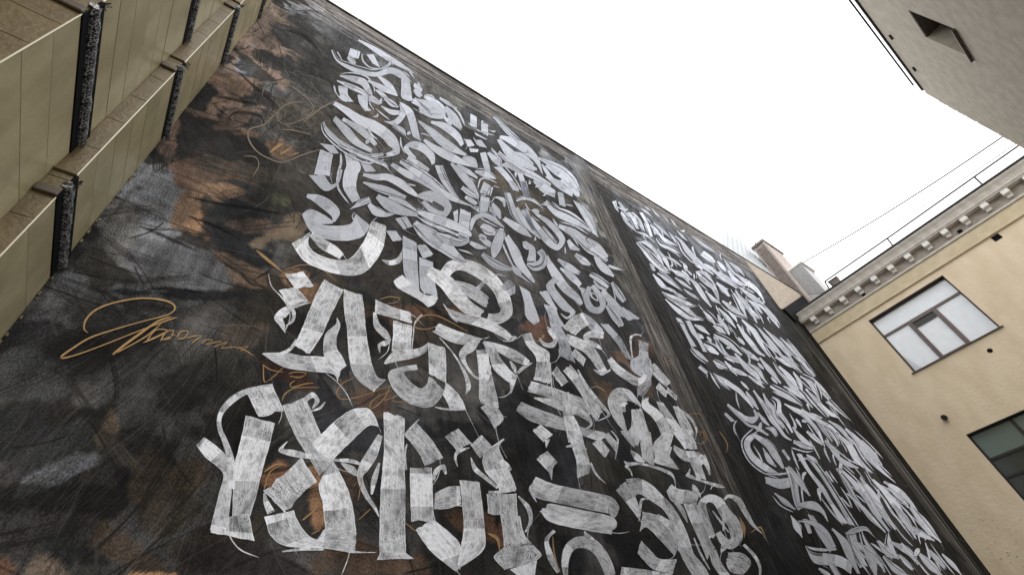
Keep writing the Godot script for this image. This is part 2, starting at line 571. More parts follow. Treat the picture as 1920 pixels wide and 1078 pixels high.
# the wall's colour between x0 and x1: underpainting, grain, streaks, then the loose brush marks
func mural_texture(x0: float, x1: float, w: int, h: int, sd: int) -> ImageTexture:
	var small := Image.create_empty(BW, BH, false, Image.FORMAT_RGBF)
	for j in BH:
		for i in BW:
			var k := (j * BW + i) * 3
			small.set_pixel(i, j, Color(base[k], base[k + 1], base[k + 2]).linear_to_srgb())
	small.convert(Image.FORMAT_RGB8)
	var i0 := int(round((x0 - WALL_L) / (WALL_R - WALL_L) * BW))
	var i1 := int(round((x1 - WALL_L) / (WALL_R - WALL_L) * BW))
	small = small.get_region(Rect2i(i0, 0, i1 - i0, BH))
	small.resize(w, h, Image.INTERPOLATE_CUBIC)
	var px := small.get_data()
	var fold := noise(111 + sd, 0.0042, 6)
	fold.domain_warp_enabled = true
	fold.domain_warp_amplitude = 90.0
	fold.domain_warp_frequency = 0.005
	var f := fold.get_image(w, h).get_data()
	var slick := noise(112 + sd, 0.05, 4).get_image(w / 6, h)
	slick.resize(w, h, Image.INTERPOLATE_CUBIC)
	var drip := noise(113 + sd, 0.05, 4).get_image(w, h / 6)
	drip.resize(w, h, Image.INTERPOLATE_CUBIC)
	var fine := noise(114 + sd, 0.3, 4).get_image(w, h).get_data()
	var s := drip.get_data()
	var q := slick.get_data()
	var lut := PackedFloat32Array()
	lut.resize(256)
	for v in 256:
		lut[v] = (v - 128) / 128.0
	for k in w * h:
		var g := clampf(0.9 + 0.55 * lut[f[k]] + 0.16 * lut[s[k]] + 0.14 * lut[q[k]] + 0.55 * lut[fine[k]], 0.25, 1.4)
		var o := k * 3
		px[o] = mini(255, int(px[o] * g))
		px[o + 1] = mini(255, int(px[o + 1] * g))
		px[o + 2] = mini(255, int(px[o + 2] * g))
	var r := RandomNumberGenerator.new()
	r.seed = 4242 + sd
	var swirl := noise(121, 0.35, 2)
	var bris := PackedFloat32Array()
	bris.resize(64)
	for b in 64:
		bris[b] = clampf(r.randf_range(-0.3, 1.1), 0.0, 1.0)
	var sx := w / (x1 - x0)
	var sy := h / WALL_TOP
	for i in 3000:
		var x := 0.0
		var y := 0.0
		var ang := 0.0
		var len := r.randf_range(0.25, 1.2)
		var wid := r.randf_range(0.01, 0.04)
		var v := 0.0
		var al := r.randf_range(0.3, 0.9)
		var curl := r.randf_range(-0.09, 0.09)
		var where := r.randf()
		var warm := r.randf()
		if sd == 0 and where < 0.28:                    # cloth folds at the left of the wall
			x = r.randf_range(-1.7, 3.4)
			y = r.randf_range(1.6, 17.5)
			ang = swirl.get_noise_2d(x, y) * 3.6 + 1.0
			if r.randf() < 0.22:
				wid = r.randf_range(0.06, 0.2)
				al *= 0.6
			v = [0.006, 0.008, 0.012, 0.01, 0.09, 0.05][r.randi() % 6]
			if v > 0.02:
				al *= 0.6
		elif sd == 0 and where < 0.39:                  # long grain of the painted cloth low on the left
			x = r.randf_range(-1.4, 0.55)
			y = r.randf_range(3.3, 5.9)
			ang = 1.3 + 0.08 * x + swirl.get_noise_2d(x * 2.0, y * 2.0) * 0.5 + r.randf_range(-0.08, 0.08)
			len = r.randf_range(0.3, 1.1)
			wid = 0.011
			curl *= 0.6
			al = r.randf_range(0.15, 0.5)
			v = [0.055, 0.09, 0.006, 0.005][r.randi() % 4]
		elif sd == 0 and where < 0.47:                  # black twigs and pale hairs at the top left corner
			if r.randf() < 0.6:
				x = r.randf_range(-1.2, 1.2)
				y = r.randf_range(14.5, 19.2)
				v = 0.006
			else:
				x = r.randf_range(-1.1, 0.4)
				y = r.randf_range(10.5, 13.5)
				v = 0.25
			wid = 0.012
			ang = r.randf_range(0.0, TAU)
			curl = r.randf_range(-1.2, 1.2)
			al = r.randf_range(0.6, 0.95)
		elif where < 0.72:                              # the weathered band along the top
			x = r.randf_range(x0, x1 - 1.0)
			y = 19.25 - absf(r.randfn(0.0, 0.6))
			ang = r.randf_range(-0.05, 0.05)
			len = r.randf_range(1.0, 3.5)
			wid = r.randf_range(0.012, 0.06)
			al = r.randf_range(0.5, 0.95)
			v = [0.008, 0.01, 0.014, 0.30, 0.4, 0.24][r.randi() % 6]
		elif sd == 1 and where < 0.78:                  # pale runs down the right margin
			x = 22.75 + absf(r.randfn(0.0, 0.55))
			y = r.randf_range(1.0, 15.0)
			ang = PI / 2 + r.randf_range(-0.02, 0.02)
			len = r.randf_range(1.0, 4.0)
			wid = r.randf_range(0.01, 0.035)
			curl *= 0.1
			v = [0.4, 0.28, 0.008, 0.06, 0.14][r.randi() % 5]
			al *= 0.55
			if x > 23.9:
				v *= 0.3
				al *= 0.4
		elif where < 0.9:                               # the two strips between the texts
			x = r.randf_range(9.7, 10.6) if sd == 0 else r.randf_range(10.65, 11.6)
			y = r.randf_range(5.0, 17.8)
			ang = PI / 2 + r.randf_range(-0.1, 0.1)
			len = r.randf_range(0.6, 2.6)
			wid = r.randf_range(0.012, 0.08)
			v = [0.02, 0.015, 0.13, 0.2][r.randi() % 4] * (1.0 if sd == 0 else 0.3)
		else:
			x = r.randf_range(x0, x1)
			y = r.randf_range(1.6, 17.5)
			ang = swirl.get_noise_2d(x, y) * 3.0 + 1.3
			v = [0.008, 0.01, 0.04, 0.09][r.randi() % 4]
		var col := Color(v * (1.0 + 0.16 * warm), v, v * (1.04 - 0.14 * warm)).linear_to_srgb()
		var cr := int(col.r * 255)
		var cg := int(col.g * 255)
		var cb := int(col.b * 255)
		var d := Vector2(cos(ang), sin(ang))
		var nn := Vector2(-d.y, d.x)
		var kw := maxi(0, int(wid * 0.5 * sx))
		var steps := int(len * maxf(sx, sy) * 1.1)
		var off := r.randi() % 64
		for e in steps:
			var tt := float(e) / steps
			var arc := 4.0 * tt * (1.0 - tt)
			var mid := Vector2(x, y) + d * len * (tt - 0.5) + nn * (curl * len * arc)
			var fade := clampf(arc * 2.2, 0.0, 1.0) * al
			for c in range(-kw, kw + 1):
				var p := mid + nn * (c / sx)
				var pi := int((p.x - x0) * sx)
				var pj := int((WALL_TOP - p.y) * sy)
				if pi < 0 or pi >= w or pj < 0 or pj >= h:
					continue
				var a := fade * (bris[(c + off) & 63] if kw > 1 else 0.8)
				var o := (pj * w + pi) * 3
				px[o] += int((cr - px[o]) * a)
				px[o + 1] += int((cg - px[o + 1]) * a)
				px[o + 2] += int((cb - px[o + 2]) * a)
	return ImageTexture.create_from_image(Image.create_from_data(w, h, false, Image.FORMAT_RGB8, px))

var wall_thing: Node3D
var letter_st: SurfaceTool
var letter_kind := ""
var layer := 0
var letter_no := 0
var groove := false
var grooves := []
var stroked := false
var letter_far := false
var thin_material: StandardMaterial3D

func close_letter() -> void:
	if letter_st == null:
		return
	var called := "painted_letter"
	var mat: Material = M.paint[3 + letter_no % 2 if letter_far else letter_no % 3]
	if letter_kind == "G":
		called = "gold_signature"
		mat = thin_material
	elif letter_kind == "T" or letter_kind == "S":
		called = "ochre_scribble"
		mat = thin_material
	elif letter_kind == "W":
		called = "pale_paint_run"
		mat = thin_material
	elif letter_kind == "D":
		called = "dark_brush_line"
		mat = thin_material
	obj(called, letter_st.commit(), mat, wall_thing)
	letter_st = null

func begin(kind: String) -> void:
	close_letter()
	letter_st = begin_st()
	letter_kind = kind
	letter_no += 1
	stroked = false

func bar(p: Array) -> void:
	if letter_kind == "":
		companions(p)
	stroke(p, 0.012)
	cut_grooves()

# dark hairlines the bristles left open inside a stroke
func cut_grooves() -> void:
	groove = true
	for q in grooves:
		stroke(q, 0.02, 0.9)
	groove = false
	grooves = []

func sweep(p: Array) -> void:
	if letter_kind == "" and p.size() >= 8 and absf(p[2]) + absf(p[3]) + absf(p[6]) + absf(p[7]) > 8.0:
		companions(p)
	stroke(p, 0.006, 0.5 if p[0] > 1060 else (0.3 if p[1] > 900 else 0.0))
	cut_grooves()

# one stroke of the brush: for every station the middle of the stroke and half its width as a vector, centimetres on the wall
func stroke(p: Array, rough: float, taper := 0.0) -> void:
	if (letter_kind == "T" or letter_kind == "D" or letter_kind == "S") and stroked:
		begin(letter_kind)
	if not stroked:
		letter_far = p[0] > 1060 or p[1] > 860
	stroked = true
	var n := p.size() / 4
	layer = posmod(layer + 1, 36)
	var z := WZ + 0.003 + layer * 0.0003
	var tone := rng.randf_range(0.94, 1.08)
	var alpha := rng.randf_range(0.88, 1.0)
	var c := Color(tone, tone, tone, alpha)
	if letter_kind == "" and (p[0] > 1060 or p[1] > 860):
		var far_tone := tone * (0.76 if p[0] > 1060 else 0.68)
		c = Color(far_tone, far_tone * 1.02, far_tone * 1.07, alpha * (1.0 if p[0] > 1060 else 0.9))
	if groove:
		c = Color(0.03, 0.03, 0.034, 0.85)
	match letter_kind:
		"G": c = lin(0.62, 0.405, 0.20)
		"T": c = lin(0.48, 0.31, 0.17)
		"S": c = lin(0.33, 0.27, 0.21)
		"W": c = lin(0.34, 0.33, 0.32)
		"D": c = Color(lin(0.014, 0.014, 0.016), 0.5)
	var thin := letter_kind != ""
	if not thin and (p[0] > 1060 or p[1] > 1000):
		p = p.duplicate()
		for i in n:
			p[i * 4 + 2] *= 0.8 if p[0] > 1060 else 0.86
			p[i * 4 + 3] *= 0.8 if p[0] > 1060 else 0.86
	if thin:
		rough = 0.003
		taper = 0.6
	var stations := []
	var solid := not thin and not groove
	var along := 0.0
	var last := Vector2.ZERO
	var width := 0.0
	for i in n:
		width = maxf(width, 2.0 * Vector2(p[i * 4 + 2], p[i * 4 + 3]).length() * 0.01)
	var vscale := 1.0 / clampf(width * 9.0, 0.8, 7.0)
	var v0 := rng.randf()
	var ph := rng.randf() * 40.0
	for i in n - 1:
		var steps := 8 if i < n - 2 else 9
		for t_i in steps:
			var t := t_i / 8.0
			var m := Vector2.ZERO
			var h := Vector2.ZERO
			for comp in 2:
				var a := maxi(i - 1, 0)
				var d := mini(i + 2, n - 1)
				m[comp] = cubic_interpolate(p[i * 4 + comp], p[i * 4 + 4 + comp], p[a * 4 + comp], p[d * 4 + comp], t)
				h[comp] = cubic_interpolate(p[i * 4 + 2 + comp], p[i * 4 + 6 + comp], p[a * 4 + 2 + comp], p[d * 4 + 2 + comp], t)
			m *= 0.01
			h *= 0.01
			if stations.size() > 0:
				along += (m - last).length()
			last = m
			var wob := 1.0 + (sin(along * 21.0 + ph) + sin(along * 47.0 + ph * 2.0)) * rough
			stations.append([m, h * wob, along])
	if taper > 0.0:
		for s in stations.size():
			var near: float = minf(stations[s][2], along - stations[s][2])
			stations[s][1] *= 1.0 - taper * (1.0 - smoothstep(0.0, 1.0, near / maxf(minf(width * 1.6, along * 0.45), 0.01)))
	if solid:
		for s in stations.size():
			for across in [-0.8, 0.0, 0.8]:
				mark_used(stations[s][0] + stations[s][1] * across)
	# ragged ends: the bristles leave the wall unevenly
	var cols := 6 if not thin else 1
	var rag0 := []
	var rag1 := []
	for k in cols + 1:
		rag0.append(rng.randf_range(-0.05, 0.05) * width)
		rag1.append(rng.randf_range(-0.07, 0.07) * width)
	# far and small strokes were drawn one over the other with a dark line left round each
	if not thin and not groove and (p[1] > 900 or p[0] > 1060):
		var dark := Color(0.035, 0.035, 0.04, 0.9)
		var gap := 0.02 if p[0] < 1060 else 0.022
		for s in stations.size() - 1:
			var four := []
			for e in [[s, -1.0], [s + 1, -1.0], [s + 1, 1.0], [s, 1.0]]:
				var m: Vector2 = stations[e[0]][0]
				var h: Vector2 = stations[e[0]][1]
				var pos: Vector2 = m + h * e[1] * (1.0 + gap / maxf(h.length(), 0.02))
				four.append(Vector3(pos.x, pos.y, z - 0.00015))
			var cut0: Vector3 = (four[2] - four[0]).cross(four[1] - four[0]) + (four[3] - four[0]).cross(four[2] - four[0])
			for q in [0, 1, 2, 0, 2, 3] if cut0.z > 0.0 else [0, 2, 1, 0, 3, 2]:
				letter_st.set_normal(Vector3(0, 0, 1))
				letter_st.set_uv(Vector2(0.5, v0 + 0.01 * s))
				letter_st.set_color(dark)
				letter_st.add_vertex(four[q])
	var rows := []
	for s in stations.size():
		var m: Vector2 = stations[s][0]
		var h: Vector2 = stations[s][1]
		var row := []
		for k in cols + 1:
			var u := float(k) / cols
			var pos := m + h * (2.0 * u - 1.0)
			if not thin and (s == 0 or s == stations.size() - 1):
				var o: Vector2 = stations[1][0] - stations[0][0] if s == 0 else stations[-1][0] - stations[-2][0]
				pos += o.normalized() * (rag0[k] if s == 0 else rag1[k]) * minf(1.0, o.length() / 0.04)
			row.append([Vector3(pos.x, pos.y, z), Vector2(u, v0 + stations[s][2] * vscale)])
		rows.append(row)
	for s in rows.size() - 1:
		for k in cols:
			var four := [rows[s][k], rows[s + 1][k], rows[s + 1][k + 1], rows[s][k + 1]]
			var cut: Vector3 = (four[2][0] - four[0][0]).cross(four[1][0] - four[0][0]) + (four[3][0] - four[0][0]).cross(four[2][0] - four[0][0])
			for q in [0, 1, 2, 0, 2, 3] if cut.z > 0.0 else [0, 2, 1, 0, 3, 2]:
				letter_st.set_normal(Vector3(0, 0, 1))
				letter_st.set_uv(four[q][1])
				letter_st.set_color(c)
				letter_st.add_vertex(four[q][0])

const CELL := 0.06
var used := PackedByteArray()

func cell_of(p: Vector2) -> int:
	return clampi(int((WALL_TOP - p.y) / CELL), 0, 329) * 450 + clampi(int((p.x - WALL_L) / CELL), 0, 449)

func mark_used(p: Vector2) -> void:
	used[cell_of(p)] = 1

# short strokes that fill the gaps left between the glyphs of the far rows
func fill_gaps(x0: float, x1: float, y0: float, y1: float, tries: int, size: float) -> void:
	for i in tries:
		var c := Vector2(rng.randf_range(x0, x1), rng.randf_range(y0, y1))
		var len := rng.randf_range(0.35, 0.95) * size
		var wid := rng.randf_range(0.09, 0.17) * size
		var ang: float = [1.45, 1.9, 1.1, 0.45, 2.6][rng.randi() % 5] + rng.randf_range(-0.25, 0.25)
		var d := Vector2(cos(ang), sin(ang))
		var bend := rng.randf_range(-0.16, 0.16) * len
		var nn := Vector2(-d.y, d.x)
		var hit := 0
		for k in 7:
			var f := k / 6.0 - 0.5
			for s in [-0.6, 0.6]:
				hit += used[cell_of(c + d * len * f + nn * (s * wid))]
		if hit > 2:
			continue
		var left := false
		var right := false
		for k in range(1, 14):
			left = left or used[cell_of(c - Vector2(k * CELL, 0))] == 1
			right = right or used[cell_of(c + Vector2(k * CELL, 0))] == 1
		if not (left and right):
			continue
		var q := []
		for k in 3:
			var f := k / 2.0 - 0.5
			var m := (c + d * len * f + nn * bend * (1.0 - 4.0 * f * f)) * 100.0
			var h := nn * wid * 50.0 * (1.0 if k == 1 else 0.8)
			q.append_array([m.x, m.y, h.x, h.y])
		begin("")
		stroke(q, 0.01, 0.55)

# hairline flourishes that run on from the broad strokes, and thin companion strokes in the gaps of the far rows
func companions(p: Array) -> void:
	var n := p.size() / 4
	var r := rng.randf()
	var far: bool = p[0] > 1060 or p[1] > 900
	var e := n - 1
	var end := Vector2(p[e * 4], p[e * 4 + 1])
	var before := Vector2(p[e * 4 - 4], p[e * 4 - 3])
	var half := Vector2(p[e * 4 + 2], p[e * 4 + 3])
	var dir := (end - before).normalized()
	if r < (0.5 if not far else 0.22):
		var side := half.normalized() * (1.0 if rng.randf() < 0.5 else -1.0)
		var start := end + side * half.length() * 0.92
		var l := rng.randf_range(14.0, 46.0)
		var bend := rng.randf_range(-0.9, 0.9)
		var q := []
		for i in 4:
			var f := i / 3.0
			var pos := start - dir * l * 0.5 + dir.rotated(bend * f) * l * f * 1.6
			var w := rng.randf_range(0.5, 1.3) * (1.0 - 0.7 * f)
			var nn := dir.rotated(bend * f * 1.8 + PI / 2) * w
			q.append_array([pos.x, pos.y, nn.x, nn.y])
		stroke(q, 0.003, 0.6)
	if far and n > 1 and rng.randf() < (0.65 if p[0] > 1060 else 0.3):
		for rep in 1 + rng.randi() % 2:
			var q := []
			var off := rng.randf_range(-0.75, 0.75)
			var off2 := off + rng.randf_range(-0.35, 0.35)
			var thick := rng.randf_range(0.05, 0.13)
			for i in n:
				var h := Vector2(p[i * 4 + 2], p[i * 4 + 3])
				var o := lerpf(off, off2, float(i) / (n - 1))
				q.append_array([p[i * 4] + h.x * o, p[i * 4 + 1] + h.y * o, h.x * thick, h.y * thick])
			grooves.append(q)
	if far and n > 2 and rng.randf() < 0.28:
		var s := 1.0 if rng.randf() < 0.5 else -1.0
		var q := []
		var off := rng.randf_range(1.25, 1.7) * s
		var thick := rng.randf_range(0.16, 0.3)
		for i in n:
			var h := Vector2(p[i * 4 + 2], p[i * 4 + 3])
			q.append_array([p[i * 4] + h.x * off, p[i * 4 + 1] + h.y * off, h.x * thick, h.y * thick])
		layer -= 2
		stroke(q, 0.006, 0.7)
		layer += 1

func lettering() -> void:
	thin_material = StandardMaterial3D.new()
	thin_material.vertex_color_use_as_albedo = true
	thin_material.vertex_color_is_srgb = true
	thin_material.transparency = BaseMaterial3D.TRANSPARENCY_ALPHA
	thin_material.roughness = 0.85
	thin_material.metallic_specular = 0.2
	thin_material.cull_mode = BaseMaterial3D.CULL_DISABLED
	var wear := blotch(88, Color(0.62, 0.62, 0.62), Color(1, 1, 1), 0.05, 256)
	thin_material.albedo_texture = wear
	used.resize(450 * 330)
	rows_of_letters()
	far_rows_of_letters()
	close_letter()
	fill_gaps(11.3, 22.4, 3.2, 18.2, 900, 1.0)
	fill_gaps(0.9, 9.9, 9.5, 17.5, 260, 0.62)
	thin_lines()
	# pale runs of paint down the black margin
	for i in 13:
		begin("W")
		var x := 2300.0 + rng.randf_range(0.0, 92.0)
		var y := rng.randf_range(250.0, 1000.0)
		var l := rng.randf_range(180.0, 620.0)
		stroke([x, y + l, 1.0, 0.0, x + rng.randf_range(-2, 2), y + l * 0.66, rng.randf_range(1.2, 2.4), 0.0, x + rng.randf_range(-2, 2), y + l * 0.33, rng.randf_range(1.0, 2.2), 0.0, x, y, 0.7, 0.0], 0.05)
	close_letter()

func rows_of_letters() -> void:
	begin("")
	bar([76,473,16,-1.4, 77,443,15,-0.7, 77,414,14,0.3, 80,388,11,1.3, 82,365,8,0.7])
	bar([74,365,14,3.9, 79,346,20,-1.7])
	sweep([79,521,-0.5,1.2, 53,504,-1.9,3.1, 40,487,-2.8,2.5, 35,470,-2.4,0.6, 38,455,-2,-0.8, 48,439,-2.2,-1.5, 57,423,-2.9,-1.2, 63,406,-3.4,-0.6, 66,391,-3.1,-0.2])
	sweep([25,436,-2,-5, 37,427,-2.9,-7.1, 50,418,-3.8,-5.3, 60,405,-4.5,-1.2, 62,386,-5.6,0.4, 64,365,-6.7,0.9, 65,349,-6.9,1.2])
	bar([66,512,13,8, 86,482,12,7.9])
	begin("")
	bar([108,503,12,9, 132,463,14,4.4, 151,435,11,2.8, 157,423,4.9,7.4])
	sweep([119,507,2,-2.5, 128,518,0.6,-4, 135,511,-2.8,-0.7, 131,499,-0.9,0.3])
	sweep([130,495,0.4,-0.7, 140,502,1.1,-1.3, 145,512,0.4,-0.3])
	bar([150,443,13,-8, 166,467,13,-10, 183,489,11,-12, 196,501,9,-11, 211,503,7.5,-12, 219,492,4.4,-11])
	sweep([222,480,-3.2,0.8, 213,453,-6.6,2.2, 204,434,-6,2.2, 200,420,-3.4,-0.7, 209,401,-2.5,-1.5, 221,387,-1.7,-1.1, 227,377,-0.5,-0.3])
	sweep([223,442,-1.2,0.1, 218,420,-3.5,0.3, 216,402,-1.2,0.1])
	sweep([110,451,-0.4,0.2, 105,440,-2.5,-1.6, 118,438,-0.2,-4, 137,437,0.1,-2.8, 163,437,0.1,-1.6, 186,439,-0.1,-2.6, 198,437,-0.3,-1.6])
	sweep([175,435,-0.5,-1, 189,428,-2.4,-4, 197,422,-0.7,-0.9])
	bar([113,413,16,21, 136,391,14,18])
	sweep([98,390,-0.8,-0.3, 102,381,-2.4,-1.2, 109,371,-3.3,-2])
	bar([117,371,14,4.4, 125,357,13,6.5, 137,347,12,5.7, 151,344,10,4.5, 168,350,0.1,10, 202,349,-1,12])
	bar([164,436,0.9,0.1, 166,412,13,4.9, 176,389,16,3.7, 184,359,17,1.2])
	sweep([127,335,0.2,-0.5, 146,338,0.3,-1.4, 168,339,0.1,-0.9])
	begin("")
	bar([240,514,16,-1.5, 242,463,14,-0.2, 243,416,16,2, 244,374,16,1.3, 246,337,16,-0.3])
	bar([246,340,15,0.7, 250,333,22,1.2])
	bar([229,472,0.9,-3.8, 257,455,0.3,-10])
	bar([265,497,9,11, 287,476,11,10, 301,455,14,8])
	sweep([278,515,-0.4,0.3, 266,500,-1.1,0.7, 257,487,-1.6,0.9])
	sweep([260,474,-0.8,0, 257,458,-1.9,-0.2, 260,438,-1.3,-0.3])
	begin("")
	bar([281,444,16,1.7, 282,411,16,1.8, 283,376,15,0.1])
	bar([287,373,12,6.9, 314,350,20,5.8, 331,325,3.4,2.1])
	sweep([299,430,1.8,-0.4, 305,444,2.7,-1.7, 315,450,-1.8,-3.9, 319,441,-1.6,-0.8])
	bar([301,403,0.9,10, 319,409,0.6,14, 340,415,0.1,12])
	bar([356,436,16,-0.2, 358,406,16,2.8, 358,374,16,1.2, 353,350,17,-0.7, 329,324,1,1.5])
	begin("")
	bar([331,505,11,9, 351,486,13,8])
	bar([373,501,11,10, 390,483,13,10])
	sweep([360,486,-0.2,0.8, 341,477,-1.6,2.1, 335,467,-2.1,-0.2, 338,454,-0.6,-0.2])
	bar([426,512,1.4,-0.5, 400,488,14,6.9, 404,461,21,5.8, 419,439,16,3.3, 419,428,15,3])
	sweep([403,481,-1.3,-1.3, 421,469,-4.7,-4.5, 431,462,-2.1,-1.8])
	sweep([361,471,-0.6,-0.3, 367,455,-3.4,-2.5, 382,445,-2.4,-2.4, 403,432,-1.9,-1.9])
	sweep([386,424,-0.1,-1.6, 419,429,0,-1.9, 436,436,0.5,-2.3])
	bar([409,425,26,3.6, 407,395,25,1.6])
	bar([419,396,17,0.2, 421,370,18,2.4, 426,357,24,3.4])
	bar([426,357,24,3.4, 424,344,39,2.8, 417,330,18,2.2])
	bar([431,334,23,6.3, 434,321,13,1.6])
	sweep([438,424,-1.2,-0.8, 453,409,-4.2,-1.9, 454,391,-3.3,0, 441,375,-1.1,0.4])
	begin("")
	bar([69,717,11,9, 88,695,13,8])
	bar([66,682,11,8, 86,661,11,10])
	sweep([36,698,-0.4,-0.4, 45,677,-0.5,-0.7, 60,664,-0.5,-1.1, 76,648,-1.1,-2.2, 82,641,-2.4,-1.5, 83,626,-1.8,0.8, 76,614,-0.4,0.4])
	sweep([100,669,-0.3,0.7, 87,658,-1,2.4, 77,649,-2.3,3.7, 69,635,-4.9,4.7, 65,624,-5.4,-1.2, 72,614,-2.6,-2.9, 78,603,-0.3,-0.3])
	begin("")
	bar([129,720,16,-3.9, 122,686,16,-3.1, 116,648,15,-0.2, 111,614,14,0.1, 103,582,11,-3.8])
	sweep([94,596,-1.6,0.8, 89,579,-1.7,1.5, 79,568,-1,1.9, 69,561,-0.3,1.4, 58,561,-0,0.5])
	bar([59,561,0.7,-1.4, 85,560,0.4,-11, 111,562,4.5,-11, 142,568,6.2,-12, 158,561,-1.4,-15])
	sweep([142,655,-0.6,-0.3, 145,642,-3.4,0, 138,619,-8,0.5, 140,595,-9,-4.6, 149,578,-9,-10, 160,567,-5.2,-8])
	bar([160,717,15,0.1, 166,680,16,3.6, 173,645,14,5.7, 179,613,15,4.9, 187,581,16,3.7, 198,562,14,6.1, 216,555,7.7,12])
	begin("")
	bar([198,702,0.6,-15, 226,701,-0.6,-12, 262,702,2.1,-12])
	sweep([198,689,-2.1,-1.4, 204,664,-4.5,-4.5, 217,652,-4.3,-6.3, 228,640,-1.7,-2.2])
	sweep([228,640,-0.9,2.2, 219,633,-1.8,4.3, 211,626,-2.5,0.5, 213,613,-0.4,-0.2])
	bar([248,686,17,0.5, 248,656,16,4.3, 247,628,16,5.1])
	sweep([283,718,-1.4,0.8, 270,695,-1.1,0.1, 267,665,-0.9,-0.2, 265,635,-0.9,-0.2])
	begin("")
	sweep([221,596,1,-1.4, 240,616,3.3,-9, 264,627,1.7,-7.8, 285,642,3.2,-4.7, 295,660,0.8,-0.4])
	bar([310,660,16,-0.2, 311,627,16,2.2, 310,594,15,-4.6])
	bar([275,605,1.7,-4.6, 242,587,11,1.4, 248,568,15,7.4, 262,556,11,13, 277,552,5.4,16, 296,560,-4.8,18, 309,584,-14,10])
	bar([322,578,-3.4,-12, 334,567,-10,-10, 342,554,-12,-9, 347,545,-12,-3.3])
	sweep([304,541,-0.1,-0.5, 318,541,-0.3,-1.9, 340,544,-0.2,-1.2])
	begin("")
	bar([310,699,-6.2,-12, 344,692,-7.5,-15, 386,693,-20,-14])
	sweep([316,679,-0.8,-1, 343,651,-1.1,-1.2, 362,618,-3.1,-2.3, 367,593,-4.6,-1.3, 360,577,-0.6,0.1])
	sweep([407,700,-1.4,-3.4, 442,698,-5.1,-10, 478,691,-7.6,-13, 508,683,-5,-7.7])
	sweep([401,706,-1.7,1.8, 379,680,-6.4,6.3, 360,656,-7,-0.1, 365,635,-3.1,-2.6, 379,618,-1.9,-2.2, 391,613,-1.1,-1.6])
	bar([403,681,13,4.9, 403,635,13,10, 405,577,18,4.4, 410,566,13,0.2])
	bar([398,568,11,9, 415,547,15,3.1, 410,527,0.7,0.7])
	bar([420,702,14,3.1, 428,674,11,4.9, 441,649,16,7.5, 464,634,6.4,12])
	sweep([470,646,-5.8,-0, 460,623,-5.1,-0.3, 454,602,-0.7,-0.1])
	sweep([477,651,1.9,-1.6, 492,667,1.8,-2.6, 518,687,0.4,-1])
	sweep([417,651,-1.4,0, 407,625,-5,0.7, 393,600,-4.4,0.2, 386,573,-1,-0.1])
	sweep([463,674,-1.5,-1.2, 470,661,-4.6,-3.4, 472,650,-1.6,-1])
	begin("")
	bar([518,760,13,7.5, 525,736,15,4.9, 548,720,21,10, 548,700,18,5.6, 541,667,21,4.3, 532,647,20,1])
	sweep([551,759,-1.4,-1.4, 562,747,-3.5,-5.6, 585,753,2.1,-5.5, 599,775,8,3.7, 591,791,7.8,7.3, 582,801,1.9,1.9])
	bar([606,871,17,-0.4, 610,833,15,-6.2, 613,803,19,-0.7, 621,777,16,7.5, 620,726,20,-1.6])
	bar([648,812,17,-5.4, 685,852,10,-15, 722,880,5.5,-17])
	bar([720,882,0.6,-18, 738,870,-11,-21, 761,853,-16,-10])
	sweep([770,846,6,13, 729,835,3.4,12, 704,818,-8,1.2, 705,803,-7.6,-7.9, 730,801,-6.6,-8, 745,795,-1.7,-1.8])
	sweep([633,791,-9,-13, 663,787,-12,-17, 694,782,-16,-17, 712,761,-16,-13, 720,738,-14,-10, 726,722,-14,-9])
	sweep([694,723,-0.8,-1, 717,719,-2.3,-5.6, 753,739,0,-1.4])
	bar([667,757,12,-10, 649,734,14,-12])
	begin("")
	bar([594,683,11,-15, 573,663,9,-13])
	bar([611,703,13,11, 636,673,14,10, 652,638,13,11, 667,603,15,13])
	sweep([643,708,-1.7,-1.1, 656,669,-5.1,-3.5, 681,634,-6,-4.3, 698,614,-4.2,-0.4, 659,592,-0.2,0.6])
	sweep([499,629,-6.5,-13, 535,629,-7,-13, 586,625,-9,-14, 625,619,-13,-14, 641,601,-9,-6.6])
	sweep([506,606,-0.7,-1.5, 542,606,-4.3,-7.7, 580,602,-5.8,-9, 613,601,-6.7,-9, 634,591,-6.2,-4.7, 636,578,-2.5,0.7, 607,561,-0.3,0.6])
	bar([467,580,-7.4,-10, 500,570,-12,-14, 551,566,-10,-13, 597,561,-12,-8, 647,559,-17,-10, 662,557,-12,-8])
	bar([591,640,8,2.1, 582,594,12,2.7, 585,562,18,6.2, 582,534,16,2.8])
	sweep([567,702,-1.5,-0.5, 559,662,-1.8,-0.6, 554,616,-1.4,-0.6, 562,584,-0.7,-0.4])
	bar([498,546,10,7.7, 520,530,12,10])
	bar([587,557,18,3.5, 588,525,16,4, 590,499,16,1.2, 583,474,16,6.1])
	sweep([608,500,-2.7,-1.3, 615,480,-2.6,-1.5, 632,467,-0.6,-0.4])
	sweep([557,521,-0.2,-1.2, 583,528,-1.8,-4.1, 608,525,-0.8,-1.1])
	sweep([518,529,-5.7,-0.1, 511,512,-0.7,-0])
	bar([498,497,13,9, 518,479,12,10])
	sweep([511,477,-5.9,-1.3, 509,457,-0.6,-0.1])
	bar([638,547,12,7.5, 658,524,10,9])
	bar([671,565,7.7,6.3, 690,543,7.1,9])
	sweep([689,577,-1.5,-1, 700,562,-2.9,-1.1, 690,541,-2.6,-0.2, 676,517,-0.7,-0])
	begin("")
	bar([735,584,3.1,3.5, 727,606,14,7.4, 723,630,19,5.8, 732,654,22,0.8, 763,677,14,-12, 799,678,5.3,-17, 814,659,-1.2,-6.9])
	sweep([748,631,6.9,2.5, 751,647,7.5,-0.3, 770,660,1.4,-2.4])
